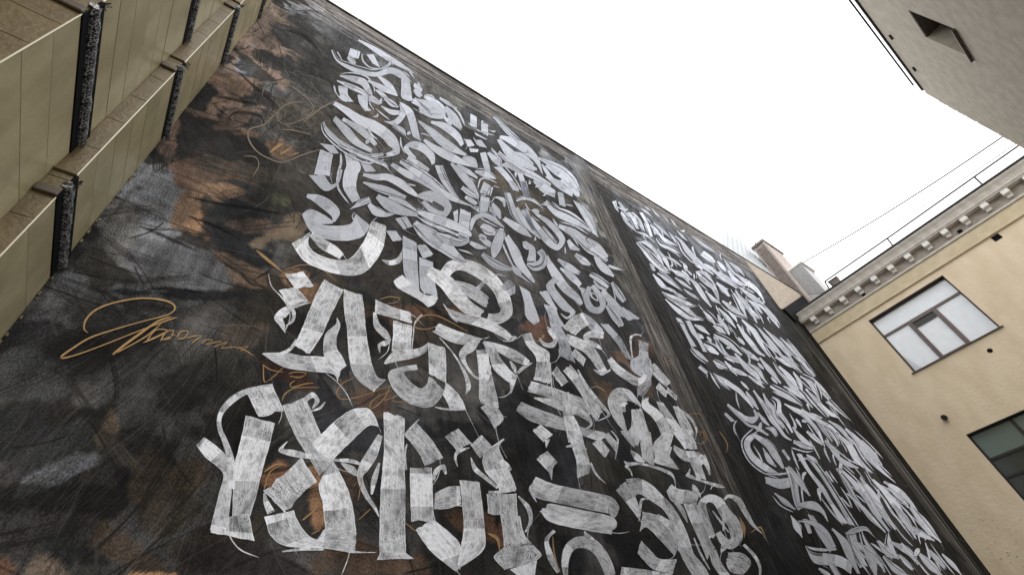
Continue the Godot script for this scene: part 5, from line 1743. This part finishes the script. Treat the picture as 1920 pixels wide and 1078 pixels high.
	sweep([-106,1043,1.4,-1.8, -99,1076,1.5,-5, -67,1098,0.3,-6.1, -53,1081,-0.6,-3])
	sweep([-143,1094,0.4,-1.8, -112,1115,1,-5.9, -74,1137,0.3,-2.5])
	sweep([-142,1068,-0,-1.7, -110,1049,-0.2,-3.8])
	sweep([-119,1532,0.3,-3.3, -64,1574,-0.2,-14, -11,1527,-1.1,-8])
	sweep([-136,1224,-0.1,-2.2, -100,1199,-0.4,-5.4, -44,1164,-0.3,-2.6])


func mural_building() -> void:
	wall_thing = thing("mural_building", "tall windowless wall covered with a black and white calligraphy mural", "building")
	underpainting()
	var relief := ImageTexture.create_from_image(noise(131, 0.05, 5).get_image(1024, 768))
	var split := 10.62
	for side in 2:
		var a := WALL_L if side == 0 else split
		var b := split if side == 0 else WALL_R
		var m := StandardMaterial3D.new()
		m.albedo_texture = mural_texture(a, b, 2048 if side == 0 else 1800, 2048 if side == 0 else 1500, side)
		m.roughness = 0.9
		m.metallic_specular = 0.28
		m.texture_repeat = false
		m.heightmap_enabled = true
		m.heightmap_texture = relief
		m.heightmap_scale = 3.0
		var st := begin_st()
		var rects := [[a, 0.0, b, WALL_TOP]] if side == 0 else [[a, 0.0, PAINT_R, WALL_TOP], [PAINT_R, 0.0, b, 15.6]]
		for q in rects:
			var p: Array[Vector3] = [Vector3(q[0], q[1], WZ), Vector3(q[0], q[3], WZ), Vector3(q[2], q[3], WZ), Vector3(q[2], q[1], WZ)]
			for c in [0, 1, 2, 0, 2, 3]:
				st.set_normal(Vector3(0, 0, 1))
				st.set_uv(Vector2((p[c].x - a) / (b - a), 1.0 - p[c].y / WALL_TOP))
				st.add_vertex(p[c])
		obj("painted_wall", st.commit(), m, wall_thing)
	var body := begin_st()
	span(body, Vector3(-1.9, 0, -16), Vector3(28.5, WALL_TOP - 0.02, WZ - 0.01))
	obj("wall", body.commit(), M.beige, wall_thing)
	obj("bare_wall", span_mesh(Vector3(PAINT_R, 15.61, WZ - 0.008), Vector3(28.5, WALL_TOP - 0.01, WZ + 0.004)), M.beige, wall_thing)
	# coping in lengths, a little uneven
	var x := -1.9
	while x < 28.4:
		var l := minf(2.4, 28.55 - x)
		obj("coping", span_mesh(Vector3(x, WALL_TOP, -16), Vector3(x + l - 0.006, WALL_TOP + 0.07 + 0.02 * sin(x * 3.0), WZ + 0.05 + 0.012 * sin(x * 5.0)), 0.006), M.coping, wall_thing)
		x += l
	lettering()
	# black flashing where the lower roof runs up against the wall
	var fl := begin_st()
	slab(fl, [Vector3(22.9, 15.55, WZ + 0.004), Vector3(28.5, 18.95, WZ + 0.004), Vector3(28.5, 18.1, WZ + 0.004), Vector3(23.4, 14.9, WZ + 0.004)], Vector3(0, 0, 0.10))
	obj("roof_flashing", fl.commit(), M.black, wall_thing)
	# pale standing-seam roof behind the coping
	var lo0 := Vector3(20.9, 19.36, WZ - 0.15)
	var lo1 := Vector3(29.5, 19.36, WZ - 0.15)
	var top := [Vector3(27.3, 26.0, -6.6), Vector3(30.1, 25.95, -6.6), Vector3(31.4, 25.7, -6.6), Vector3(32.3, 25.1, -6.6), Vector3(32.3, 23.4, -6.55), Vector3(32.1, 21.9, -6.5)]
	var tot := 0.0
	for i in top.size() - 1:
		tot += top[i].distance_to(top[i + 1])
	var at_top := func(t: float) -> Vector3:
		var w := t * tot
		for i in top.size() - 1:
			var l: float = top[i].distance_to(top[i + 1])
			if w <= l:
				return top[i].lerp(top[i + 1], w / l)
			w -= l
		return top[-1]
	for i in 16:
		var a: Vector3 = lo0.lerp(lo1, i / 16.0)
		var b: Vector3 = lo0.lerp(lo1, (i + 1) / 16.0)
		var c: Vector3 = at_top.call((i + 1) / 16.0)
		var d: Vector3 = at_top.call(i / 16.0)
		var rs := begin_st()
		slab(rs, [a, b, c, d], Vector3(0, -0.02, -0.04))
		tube(rs, [b + Vector3(0, 0, 0.015), c + Vector3(0, 0, 0.015)], 0.022, 5)
		obj("roof_sheet", rs.commit(), M.tin, wall_thing)

# ---------------------------------------------------------------- the panelled block at the left
func panel_run(parent: Node3D, xf: float, z0: float, z1: float, levels: Array, y0: float, y1: float) -> void:
	# boards that lie along the facade, split by the dark bands at the given levels
	var edges := [y0]
	for l in levels:
		edges.append(l - 0.19)
		edges.append(l + 0.19)
	edges.append(y1)
	for e in range(0, edges.size(), 2):
		var h: float = edges[e + 1] - edges[e]
		var n := maxi(1, int(round(h / 0.44)))
		for k in n:
			var a: float = edges[e] + h * k / n
			var b: float = edges[e] + h * (k + 1) / n
			var off := rng.randf_range(-0.003, 0.003)
			obj("panel", span_mesh(Vector3(xf - 0.06, a + 0.004, z0), Vector3(xf + off, b - 0.004, z1), 0.004), M.panel[rng.randi() % 4], parent)

func return_run(parent: Node3D, x0: float, x1: float, zf: float, y0: float, y1: float, step: float) -> void:
	var y := y0
	while y < y1:
		var e := minf(y + step, y1)
		obj("return_panel", span_mesh(Vector3(x0, y + 0.003, zf - 0.05), Vector3(x1, e - 0.003, zf), 0.003), M.panel_brown, parent)
		y = e

func dark_band(parent: Node3D, xf: float, z0: float, z1: float, y: float) -> void:
	var tray := begin_st()
	span(tray, Vector3(xf - 0.08, y - 0.19, z0), Vector3(xf - 0.012, y + 0.19, z1))
	span(tray, Vector3(xf - 0.011, y + 0.09, z0), Vector3(xf + 0.022, y + 0.19, z1 + 0.01), 0.006)
	span(tray, Vector3(xf - 0.011, y - 0.19, z0), Vector3(xf + 0.008, y - 0.07, z1), 0.004)
	var o := obj("band_tray", tray.commit(), M.black, parent)
	var rod := []
	var n := 34
	for i in n + 1:
		var t := float(i) / n
		rod.append(Vector3(xf + 0.012 + rng.randf_range(-0.006, 0.006), y + 0.005 + rng.randf_range(-0.006, 0.006), lerpf(z0 + 0.01, z1 + 0.03, t)))
	obj("rubber_seal", tube_mesh(rod, 0.048, 9), M.rubber, o)
	# torn ends of the wrapping
	var tail := begin_st()
	for i in 4:
		var s := Vector3(xf + 0.03, y + rng.randf_range(-0.02, 0.1), z1 + 0.01)
		tube(tail, [s, s + Vector3(0.03, rng.randf_range(-0.03, 0.06), rng.randf_range(0.0, 0.05)), s + Vector3(0.06, rng.randf_range(-0.06, 0.1), rng.randf_range(0.0, 0.08))], 0.006, 5)
	obj("torn_end", tail.commit(), M.metal_dark, o)

func panelled_building() -> void:
	var t := thing("panelled_building", "olive panelled block stepping back beside the mural's left edge", "building")
	var top := 19.2
	var a_levels := [6.12, 9.22, 12.25, 15.3]
	var b_levels := [6.8, 10.08, 13.3, 16.5]
	var c_levels := [7.4, 10.6, 13.8]
	panel_run(t, -1.65, WZ + 0.01, -4.3, a_levels, 0.0, top)
	panel_run(t, -1.83, -4.31, -2.77, b_levels, 0.0, top)
	panel_run(t, -2.25, -2.78, -1.2, c_levels, 0.0, top)
	panel_run(t, -2.7, -1.21, 3.9, c_levels, 0.0, top)
	for l in a_levels:
		dark_band(t, -1.65, WZ + 0.02, -4.3, l)
	for l in b_levels:
		dark_band(t, -1.83, -4.31, -2.77, l)
	for l in c_levels:
		dark_band(t, -2.25, -2.78, -1.2, l)
	return_run(t, -1.83, -1.655, -4.295, 0.0, top, 0.62)
	return_run(t, -2.25, -1.835, -2.765, 0.0, top, 0.45)
	return_run(t, -2.7, -2.255, -1.195, 0.0, top, 0.45)
	# thin bright corner trims, cut at the bands
	for run in [[-1.65, -4.3, a_levels], [-1.83, -2.77, b_levels], [-2.25, -1.2, c_levels]]:
		var y := 0.0
		for l in run[2] + [top + 0.19]:
			obj("corner_trim", span_mesh(Vector3(run[0] - 0.008, y, run[1] - 0.004), Vector3(run[0] + 0.004, l - 0.195, run[1] + 0.007), 0.003), M.trim, t)
			y = l + 0.195
	# short ledges where a band meets the return behind it
	for l in a_levels:
		var o := obj("ledge", span_mesh(Vector3(-1.83, l - 0.20, -4.294), Vector3(-1.648, l - 0.10, -4.255), 0.01), M.brown_dark, t)
		obj("ledge_cap", span_mesh(Vector3(-1.83, l + 0.17, -4.294), Vector3(-1.648, l + 0.21, -4.265), 0.008), M.panel_brown, o)
	for l in b_levels:
		obj("ledge", span_mesh(Vector3(-2.25, l - 0.20, -2.764), Vector3(-1.828, l - 0.10, -2.73), 0.01), M.brown_dark, t)
	obj("core", span_mesh(Vector3(-9, 0, WZ + 0.02), Vector3(-2.76, top, 3.9)), M.brown_dark, t)
	obj("core", span_mesh(Vector3(-2.76, 0, WZ + 0.02), Vector3(-2.31, top, -1.25)), M.brown_dark, t)
	obj("core", span_mesh(Vector3(-2.31, 0, WZ + 0.02), Vector3(-1.895, top, -2.82)), M.brown_dark, t)
	obj("core", span_mesh(Vector3(-1.895, 0, WZ + 0.02), Vector3(-1.715, top, -4.35)), M.brown_dark, t)
	# rubble of old render left in the joint to the painted wall
	var crumbs := begin_st()
	for i in 70:
		var y := rng.randf_range(1.0, 17.0)
		box(crumbs, Vector3(-1.645 + rng.randf_range(0, 0.015), y, WZ + 0.012 + rng.randf_range(0, 0.012)), Vector3(0.02, rng.randf_range(0.01, 0.07), 0.02), 0.006)
	obj("joint_mortar", crumbs.commit(), M.panel_brown, t).set_meta("kind", "stuff")

# ---------------------------------------------------------------- the yellow block at the right
func window_in(parent: Node3D, x: float, y0: float, y1: float, z0: float, z1: float, bright: bool) -> void:
	var fm: Material = M.window_brown if bright else M.window_dark
	var sm: Material = M.sash if bright else M.window_dark
	var fr := begin_st()
	var d0 := x + 0.19
	var d1 := x + 0.27
	span(fr, Vector3(d0, y1 - 0.07, z0), Vector3(d1, y1, z1), 0.008)
	span(fr, Vector3(d0, y0, z0), Vector3(d1, y0 + 0.07, z1), 0.008)
	span(fr, Vector3(d0, y0 + 0.07, z0), Vector3(d1, y1 - 0.07, z0 + 0.06), 0.008)
	span(fr, Vector3(d0, y0 + 0.07, z1 - 0.06), Vector3(d1, y1 - 0.07, z1), 0.008)
	var w := obj("window", fr.commit(), fm, parent)
	var yt := y1 - (y1 - y0) * 0.31
	var za := z0 + (z1 - z0) * 0.335
	var zb := z0 + (z1 - z0) * 0.665
	obj("transom", span_mesh(Vector3(d0 + 0.002, yt - 0.05, z0 + 0.06), Vector3(d1 - 0.002, yt + 0.05, z1 - 0.06), 0.008), sm, w)
	for z in [za, zb]:
		obj("mullion", span_mesh(Vector3(d0 - 0.004, y0 + 0.07, z - 0.055), Vector3(d1 - 0.004, yt - 0.05, z + 0.055), 0.008), sm, w)
	var cells := [[z0 + 0.06, za - 0.055, y0 + 0.07, yt - 0.05], [za + 0.055, zb - 0.055, y0 + 0.07, yt - 0.05], [zb + 0.055, z1 - 0.06, y0 + 0.07, yt - 0.05]]
	if bright:
		cells.append([z0 + 0.06, z1 - 0.06, yt + 0.05, y1 - 0.07])
	else:
		obj("mullion", span_mesh(Vector3(d0 - 0.004, yt + 0.05, za + 0.25), Vector3(d1 - 0.004, y1 - 0.07, za + 0.36), 0.008), sm, w)
		cells.append([z0 + 0.06, za + 0.25, yt + 0.05, y1 - 0.07])
		cells.append([za + 0.36, z1 - 0.06, yt + 0.05, y1 - 0.07])
	for i in cells.size():
		var c: Array = cells[i]
		var xg := d0 + 0.045
		if i == 1:
			# the middle light opens: a sash frame of its own
			var s := begin_st()
			for e in [[c[0], c[0] + 0.06, c[2], c[3]], [c[1] - 0.06, c[1], c[2], c[3]], [c[0] + 0.06, c[1] - 0.06, c[2], c[2] + 0.07], [c[0] + 0.06, c[1] - 0.06, c[3] - 0.07, c[3]]]:
				span(s, Vector3(d0 - 0.02, e[2], e[0]), Vector3(d0 + 0.04, e[3], e[1]), 0.006)
			obj("sash", s.commit(), sm, w)
			if bright:
				obj("sash_gap", span_mesh(Vector3(d0 + 0.03, c[3] - 0.34, c[0] + 0.06), Vector3(d0 + 0.044, c[3] - 0.07, c[1] - 0.06)), M.window_dark, w)
		elif not bright and i < 3:
			obj("glazing_bar", span_mesh(Vector3(d0, c[2] + (c[3] - c[2]) * 0.68, c[0]), Vector3(d0 + 0.04, c[2] + (c[3] - c[2]) * 0.72, c[1]), 0.004), sm, w)
		obj("pane", span_mesh(Vector3(xg, c[2], c[0]), Vector3(xg + 0.008, c[3], c[1])), M.glass if bright else (M.green_glass if i > 2 else M.dark_glass), w)
		if bright:
			obj("blind", span_mesh(Vector3(xg + 0.03, c[2] - 0.01, c[0] - 0.01), Vector3(xg + 0.04, c[3] + 0.01, c[1] + 0.01)), M.blind, w)
	# lining of the recess head and the sill
	obj("head_lining", span_mesh(Vector3(x + 0.012, y1 - 0.022, z0 + 0.002), Vector3(d0, y1 - 0.002, z1 - 0.002)), fm, w)
	obj("jamb_lining", span_mesh(Vector3(x + 0.006, y0 + 0.02, z0 + 0.001), Vector3(d0, y1 - 0.024, z0 + 0.014)), fm, w)
	obj("jamb_lining", span_mesh(Vector3(x + 0.006, y0 + 0.02, z1 - 0.014), Vector3(d0, y1 - 0.024, z1 - 0.001)), fm, w)
	obj("sill", span_mesh(Vector3(x - 0.07, y0 - 0.03, z0 - 0.08), Vector3(d0, y0 + 0.015, z1 + 0.08), 0.006), M.window_brown, w)

func yellow_building() -> void:
	var X := 24.75
	var t := thing("yellow_building", "yellow rendered block with bracketed cornice at the mural's right end", "building")
	var ztop := 15.0
	var wins := [[10.72, 13.66, -3.15, 0.16], [4.7, 7.9, -3.22, 0.1], [10.72, 13.66, 3.9, 7.2], [4.7, 7.9, 3.9, 7.2]]
	# wall with real openings: full-height piers and the pieces between the windows
	var st := begin_st()
	var Z0 := WZ
	var Z1 := 15.0
	var zs := [[Z0, -3.22, []], [-3.22, 0.16, [0, 1]], [0.16, 3.9, []], [3.9, 7.2, [2, 3]], [7.2, Z1, []]]
	for s in zs:
		var y := 0.0
		var ids: Array = s[2]
		ids.reverse()
		for k in ids:
			span(st, Vector3(X, y, s[0]), Vector3(X + 0.4, wins[k][0], s[1]))
			if wins[k][2] > s[0]:
				span(st, Vector3(X, wins[k][0], s[0]), Vector3(X + 0.4, wins[k][1], wins[k][2]))
			if wins[k][3] < s[1]:
				span(st, Vector3(X, wins[k][0], wins[k][3]), Vector3(X + 0.4, wins[k][1], s[1]))
			y = wins[k][1]
		span(st, Vector3(X, y, s[0]), Vector3(X + 0.4, 14.0, s[1]))
	obj("wall", st.commit(), M.render, t)
	obj("interior", span_mesh(Vector3(X + 1.6, 0, Z0), Vector3(X + 1.7, 15.5, Z1)), M.interior, t)
	for k in wins.size():
		window_in(t, X, wins[k][0], wins[k][1], wins[k][2], wins[k][3], k % 2 == 0)
	# frieze band, mouldings, bracket course and eaves
	obj("frieze_band", span_mesh(Vector3(X - 0.05, 14.05, Z0 + 0.005), Vector3(X + 0.38, 14.62, Z1), 0.008), M.band, t)
	obj("moulding", span_mesh(Vector3(X - 0.09, 13.97, Z0 + 0.006), Vector3(X + 0.37, 14.048, Z1), 0.015), M.band, t)
	obj("moulding", span_mesh(Vector3(X - 0.12, 14.622, Z0 + 0.007), Vector3(X + 0.37, 14.72, Z1), 0.02), M.stone, t)
	obj("bracket_course", span_mesh(Vector3(X - 0.08, 14.722, Z0 + 0.008), Vector3(X + 0.36, 15.2, Z1)), M.frieze, t)
	var cor := obj("cornice", cornice_mesh(X, Z0 + 0.01, Z1), M.stone, t)
	var z := -5.05
	var k := 0
	while z < Z1 - 0.4:
		var b := begin_st()
		# a scrolled modillion: deep block, then a lower stepped toe
		span(b, Vector3(X - 0.36, 14.98, z), Vector3(X - 0.082, 15.19, z + 0.26), 0.02)
		span(b, Vector3(X - 0.20, 14.84, z + 0.03), Vector3(X - 0.083, 14.978, z + 0.23), 0.02)
		obj("bracket", b.commit(), M.bracket, cor)
		z += 0.79 + 0.012 * sin(k * 2.3)
		k += 1
	obj("gutter_edge", span_mesh(Vector3(X - 0.62, 15.70, Z0 - 0.3), Vector3(X - 0.50, 15.78, Z1), 0.012), M.metal_dark, t)
	var roof := begin_st()
	slab(roof, [Vector3(X - 0.56, 15.76, Z0 + 0.01), Vector3(X + 8, 20.7, Z0 + 0.01), Vector3(X + 8, 20.7, Z1), Vector3(X - 0.56, 15.76, Z1)], Vector3(0.03, -0.06, 0))
	obj("roof", roof.commit(), M.roof, t)
	obj("rear_wall", span_mesh(Vector3(X + 7.5, 0, Z0), Vector3(X + 7.9, 20.4, Z1)), M.render, t)
	# roof rail on posts
	var rail := obj("roof_rail", tube_mesh([Vector3(X - 0.42, 16.34, -3.4), Vector3(X - 0.42, 16.32, 0.0), Vector3(X - 0.42, 16.36, 4.0), Vector3(X - 0.42, 16.4, 12.0)], 0.036, 6), M.wire, t)
	for pz in [-3.4, -0.2, 3.6, 7.2, 10.8]:
		obj("post", tube_mesh([Vector3(X - 0.42, 16.34, pz), Vector3(X - 0.40, 15.75, pz - 0.08)], 0.034, 6), M.metal_dark, rail)
	obj("post", tube_mesh([Vector3(X - 0.42, 16.34, -3.39), Vector3(X - 0.30, 15.8, -3.1)], 0.014, 6), M.wire, rail)
	# things let into the render: a stub of pipe, holes and two vents
	var pipe := begin_st()
	var ring := []
	tube(pipe, [Vector3(X - 0.16, 8.70, -3.38), Vector3(X + 0.02, 8.72, -3.38)], 0.10, 16)
	obj("pipe_stub", pipe.commit(), M.metal_dark, t)
	obj("wall_hole", tube_mesh([Vector3(X - 0.012, 10.15, -0.66), Vector3(X + 0.02, 10.15, -0.66)], 0.085, 14), M.black, t)
	obj("vent", span_mesh(Vector3(X - 0.02, 13.68, 2.25), Vector3(X + 0.02, 13.92, 2.52), 0.005), M.black, t)
	for hz in [-2.62, 1.7]:
		obj("vent", span_mesh(Vector3(X - 0.135, 14.76, hz), Vector3(X - 0.078, 14.9, hz + 0.16), 0.005), M.black, t)
	# pitted render near the corner
	var pits := begin_st()
	for i in 70:
		var py := rng.randf_range(3.2, 5.6)
		var pz := -5.3 + absf(rng.randfn(0.0, 0.55)) + (5.6 - py) * 0.15
		var s := rng.randf_range(0.006, 0.022)
		box(pits, Vector3(X - 0.001, py, pz), Vector3(0.01, s * 1.4, s * 2.0), 0.002)
	obj("render_pits", pits.commit(), M.frieze, t).set_meta("kind", "stuff")

# eaves profile, swept along z
func cornice_mesh(X: float, z0: float, z1: float) -> ArrayMesh:
	var pr := [[-0.08, 15.2], [-0.37, 15.2], [-0.37, 15.26], [-0.41, 15.27], [-0.41, 15.33], [-0.43, 15.40], [-0.47, 15.50], [-0.53, 15.58], [-0.56, 15.62], [-0.56, 15.70], [0.3, 15.70]]
	var st := begin_st()
	for i in pr.size() - 1:
		var a := Vector3(X + pr[i][0], pr[i][1], 0)
		var b := Vector3(X + pr[i + 1][0], pr[i + 1][1], 0)
		quad(st, a + Vector3(0, 0, z0), b + Vector3(0, 0, z0), b + Vector3(0, 0, z1), a + Vector3(0, 0, z1), Vector3(a.y - b.y, b.x - a.x, 0) * (1 if i < 9 else 1))
	for i in range(1, pr.size() - 1):
		quad(st, Vector3(X + pr[0][0], pr[0][1], z0), Vector3(X + pr[i][0], pr[i][1], z0), Vector3(X + pr[i + 1][0], pr[i + 1][1], z0), Vector3(X + pr[i + 1][0], pr[i + 1][1], z0), Vector3(0, 0, -1))
	return st.commit()

# ---------------------------------------------------------------- the roofscape by the corner
func rooftop_things() -> void:
	var t := thing("roof_stack", "square pinkish masonry stack with a brown side panel above the corner", "chimney", Vector3(28.55, 17.0, -5.24))
	obj("shaft", span_mesh(Vector3(0.02, 0, -0.8), Vector3(2.5, 7.0, 0.0), 0.02), M.pink, t)
	obj("side_panel", span_mesh(Vector3(-0.02, 0.5, -0.70), Vector3(0.022, 6.75, -0.10), 0.01), M.tower_dark, t)
	obj("side_rim", span_mesh(Vector3(-0.04, 0.5, -0.10), Vector3(0.03, 6.98, 0.03), 0.01), M.pink, t)
	obj("side_rim", span_mesh(Vector3(-0.04, 0.5, -0.80), Vector3(0.03, 6.98, -0.70), 0.01), M.pink, t)
	obj("cap", span_mesh(Vector3(-0.08, 7.0, -0.88), Vector3(2.6, 7.22, 0.08), 0.02), M.tower_dark, t)
	var caps := begin_st()
	for i in 9:
		box(caps, Vector3(rng.randf_range(0.0, 0.5), 7.27 + rng.randf_range(0, 0.12), rng.randf_range(-0.8, -0.1)), Vector3(0.12, rng.randf_range(0.08, 0.3), 0.1), 0.01)
	obj("broken_edge", caps.commit(), M.metal_dark, t)
	var d := thing("roof_dormer", "grey corrugated metal dormer above the yellow cornice", "dormer", Vector3(29.0, 17.4, -4.4))
	# corrugated cheek, sheet by sheet
	var tl := Vector3(0, 3.75, -0.95)
	var tr := Vector3(0, 3.75, -0.02)
	var bl := Vector3(0, 1.9, -1.1)
	var br := Vector3(0, 1.1, 0.04)
	for i in 14:
		var a := tl.lerp(bl, i / 14.0)
		var b := tr.lerp(br, i / 14.0)
		var c := tr.lerp(br, (i + 0.86) / 14.0)
		var e := tl.lerp(bl, (i + 0.86) / 14.0)
		var s := begin_st()
		slab(s, [a + Vector3(-0.03, 0, 0), b + Vector3(-0.03, 0, 0), c, e], Vector3(0.05, 0, 0))
		obj("metal_strip", s.commit(), M.metal_grey, d)
	var bd := begin_st()
	slab(bd, [Vector3(0.03, 3.75, -0.95), Vector3(0.03, 3.75, -0.02), Vector3(0.03, 0.2, 0.04), Vector3(0.03, 0.2, -1.0)], Vector3(1.6, 0, 0))
	obj("body", bd.commit(), M.metal_grey, d)
	obj("ridge_cap", span_mesh(Vector3(-0.10, 3.75, -1.0), Vector3(1.7, 3.9, 0.12), 0.03), M.bracket, d)
	obj("corner_post", span_mesh(Vector3(-0.05, 0.6, -1.06), Vector3(0.01, 3.7, -0.97), 0.01), M.brown_dark, d)
	obj("ragged_foot", span_mesh(Vector3(-0.06, 1.0, -1.0), Vector3(-0.02, 1.12, 0.02), 0.02), M.metal_dark, d)
	var w := thing("roof_box", "small weathered box beside the rail's first post on the yellow roof", "box", Vector3(24.6, 15.85, -3.1))
	obj("side", box_mesh(Vector3(0, 0.2, 0), Vector3(0.3, 0.4, 0.45), 0.02), M.tower_dark, w)
	obj("lid", box_mesh(Vector3(0, 0.43, 0), Vector3(0.36, 0.05, 0.5), 0.012), M.metal_grey, w)
	var labels := ["dark cable sagging from the grey dormer across the white sky", "fainter cable running just below the first one across the sky", "thin pale cable highest in the sky above the yellow block"]
	var lines := [[Vector3(29.3, 21.3, -4.3), Vector3(25.2, 17.6, 8.5), 0.034], [Vector3(29.4, 20.3, -4.3), Vector3(25.1, 17.0, 8.5), 0.02], [Vector3(29.6, 24.0, -5.2), Vector3(25.4, 20.2, 8.0), 0.016]]
	for i in 3:
		var path := []
		for k in 25:
			var f := k / 24.0
			path.append(lines[i][0].lerp(lines[i][1], f) - Vector3(0, sin(PI * f) * 0.25, 0))
		var c := obj("cable", tube_mesh(path, lines[i][2], 5), M.wire, self)
		c.set_meta("label", labels[i])
		c.set_meta("category", "cable")
		c.set_meta("group", "cables over the yellow roof")

# ---------------------------------------------------------------- the grey block behind
func grey_building() -> void:
	var Z := 4.0
	var top := 16.55
	var t := thing("grey_building", "grey rough-rendered block with one deep-set window", "building")
	var xr := 18.35
	var w := [12.1, 13.33, 12.45, 14.0]
	var st := begin_st()
	span(st, Vector3(2, 0, Z), Vector3(w[0], top, Z + 0.5))
	span(st, Vector3(w[1], 0, Z), Vector3(xr, top, Z + 0.5))
	span(st, Vector3(w[0], 0, Z), Vector3(w[1], w[2], Z + 0.5))
	span(st, Vector3(w[0], w[3], Z), Vector3(w[1], top, Z + 0.5))
	span(st, Vector3(xr - 0.5, 0, Z + 0.5), Vector3(xr, top, 14))
	obj("wall", st.commit(), M.concrete, t)
	var f := begin_st()
	span(f, Vector3(w[0], w[2], Z + 0.36), Vector3(w[0] + 0.09, w[3], Z + 0.44), 0.006)
	span(f, Vector3(w[1] - 0.09, w[2], Z + 0.36), Vector3(w[1], w[3], Z + 0.44), 0.006)
	span(f, Vector3(w[0] + 0.09, w[3] - 0.09, Z + 0.36), Vector3(w[1] - 0.09, w[3], Z + 0.44), 0.006)
	span(f, Vector3(w[0] + 0.09, w[2], Z + 0.36), Vector3(w[1] - 0.09, w[2] + 0.09, Z + 0.44), 0.006)
	var win := obj("window", f.commit(), M.window_brown, t)
	obj("pane", span_mesh(Vector3(w[0] + 0.09, w[2] + 0.09, Z + 0.39), Vector3(w[1] - 0.09, w[3] - 0.09, Z + 0.40)), M.green_glass, win)
	obj("head_board", span_mesh(Vector3(w[0] + 0.002, w[3] - 0.03, Z + 0.01), Vector3(w[1] - 0.002, w[3] - 0.002, Z + 0.36)), M.window_brown, win)
	obj("side_board", span_mesh(Vector3(w[0] + 0.002, w[2], Z + 0.012), Vector3(w[0] + 0.03, w[3] - 0.032, Z + 0.36)), M.window_brown, win)
	obj("sill", span_mesh(Vector3(w[0] - 0.02, w[2] - 0.04, Z - 0.07), Vector3(w[1] + 0.12, w[2] - 0.005, Z + 0.36), 0.006), M.brown_dark, win)
	# two dark roof-edge profiles with a slot of sky between them
	obj("roof_edge", span_mesh(Vector3(2, top + 0.002, Z - 0.05), Vector3(18.1, top + 0.09, Z + 0.3), 0.01), M.metal_dark, t)
	obj("gutter_bar", span_mesh(Vector3(2, top + 0.15, Z - 0.13), Vector3(17.72, top + 0.20, Z - 0.08), 0.01), M.metal_dark, t)
	var x := 3.0
	while x < 13.5:
		obj("gutter_hook", span_mesh(Vector3(x, top + 0.092, Z - 0.12), Vector3(x + 0.03, top + 0.152, Z - 0.04), 0.004), M.metal_dark, t)
		x += 2.9
	for hx in [14.35, 16.2]:
		obj("wall_hook", span_mesh(Vector3(hx, top - 0.55, Z - 0.06), Vector3(hx + 0.22, top - 0.49, Z - 0.003), 0.008), M.metal_dark, t)
	# flaking edge strip down the outer corner
	for i in 24:
		var y := top - 0.5 - i * 0.42
		obj("corner_strip", span_mesh(Vector3(xr + 0.001, y - 0.41, Z - 0.01), Vector3(xr + 0.03 + rng.randf_range(0, 0.05), y - rng.randf_range(0.0, 0.06), Z + 0.16), 0.01), M.stone, t)

# ---------------------------------------------------------------- scene
func _ready() -> void:
	rng.seed = 20240
	var cam := Camera3D.new()
	cam.name = "camera"
	cam.fov = 62.83
	cam.near = 0.05
	cam.far = 400.0
	cam.transform = Transform3D(Basis(Vector3(0.812804, -0.134209, 0.566867), Vector3(-0.325072, 0.703004, 0.632545), Vector3(-0.483403, -0.698408, 0.527777)).orthonormalized(), Vector3(0, 1.6, 0))
	add_child(cam)
	cam.current = true
	var env := Environment.new()
	var sky := Sky.new()
	var ps := ProceduralSkyMaterial.new()
	ps.sky_top_color = Color(0.985, 0.987, 0.99)
	ps.sky_horizon_color = Color(0.97, 0.975, 0.985)
	ps.sky_curve = 0.2
	ps.ground_horizon_color = Color(0.6, 0.6, 0.6)
	ps.ground_bottom_color = Color(0.3, 0.3, 0.3)
	ps.sun_angle_max = 0.0
	sky.sky_material = ps
	env.background_mode = Environment.BG_SKY
	env.sky = sky
	env.background_energy_multiplier = 1.75
	env.tonemap_mode = Environment.TONE_MAPPER_LINEAR
	env.tonemap_exposure = 1.4
	env.sdfgi_enabled = true
	env.ssao_enabled = true
	env.ssil_enabled = true
	var we := WorldEnvironment.new()
	we.name = "world"
	we.environment = env
	add_child(we)
	var sun := DirectionalLight3D.new()
	sun.name = "sun"
	sun.light_energy = 0.5
	sun.light_color = Color(1.0, 0.98, 0.95)
	sun.light_angular_distance = 25.0
	sun.shadow_enabled = true
	sun.look_at_from_position(Vector3(6, 40, 30), Vector3(9, 0, -6))
	add_child(sun)

	make_materials()
	var g := obj("ground", span_mesh(Vector3(-150, -0.2, -150), Vector3(150, 0, 150)), M.asphalt, self)
	g.set_meta("kind", "structure")
	g.set_meta("label", "pale concrete floor of the courtyard")
	mural_building()
	panelled_building()
	yellow_building()
	grey_building()
	rooftop_things()
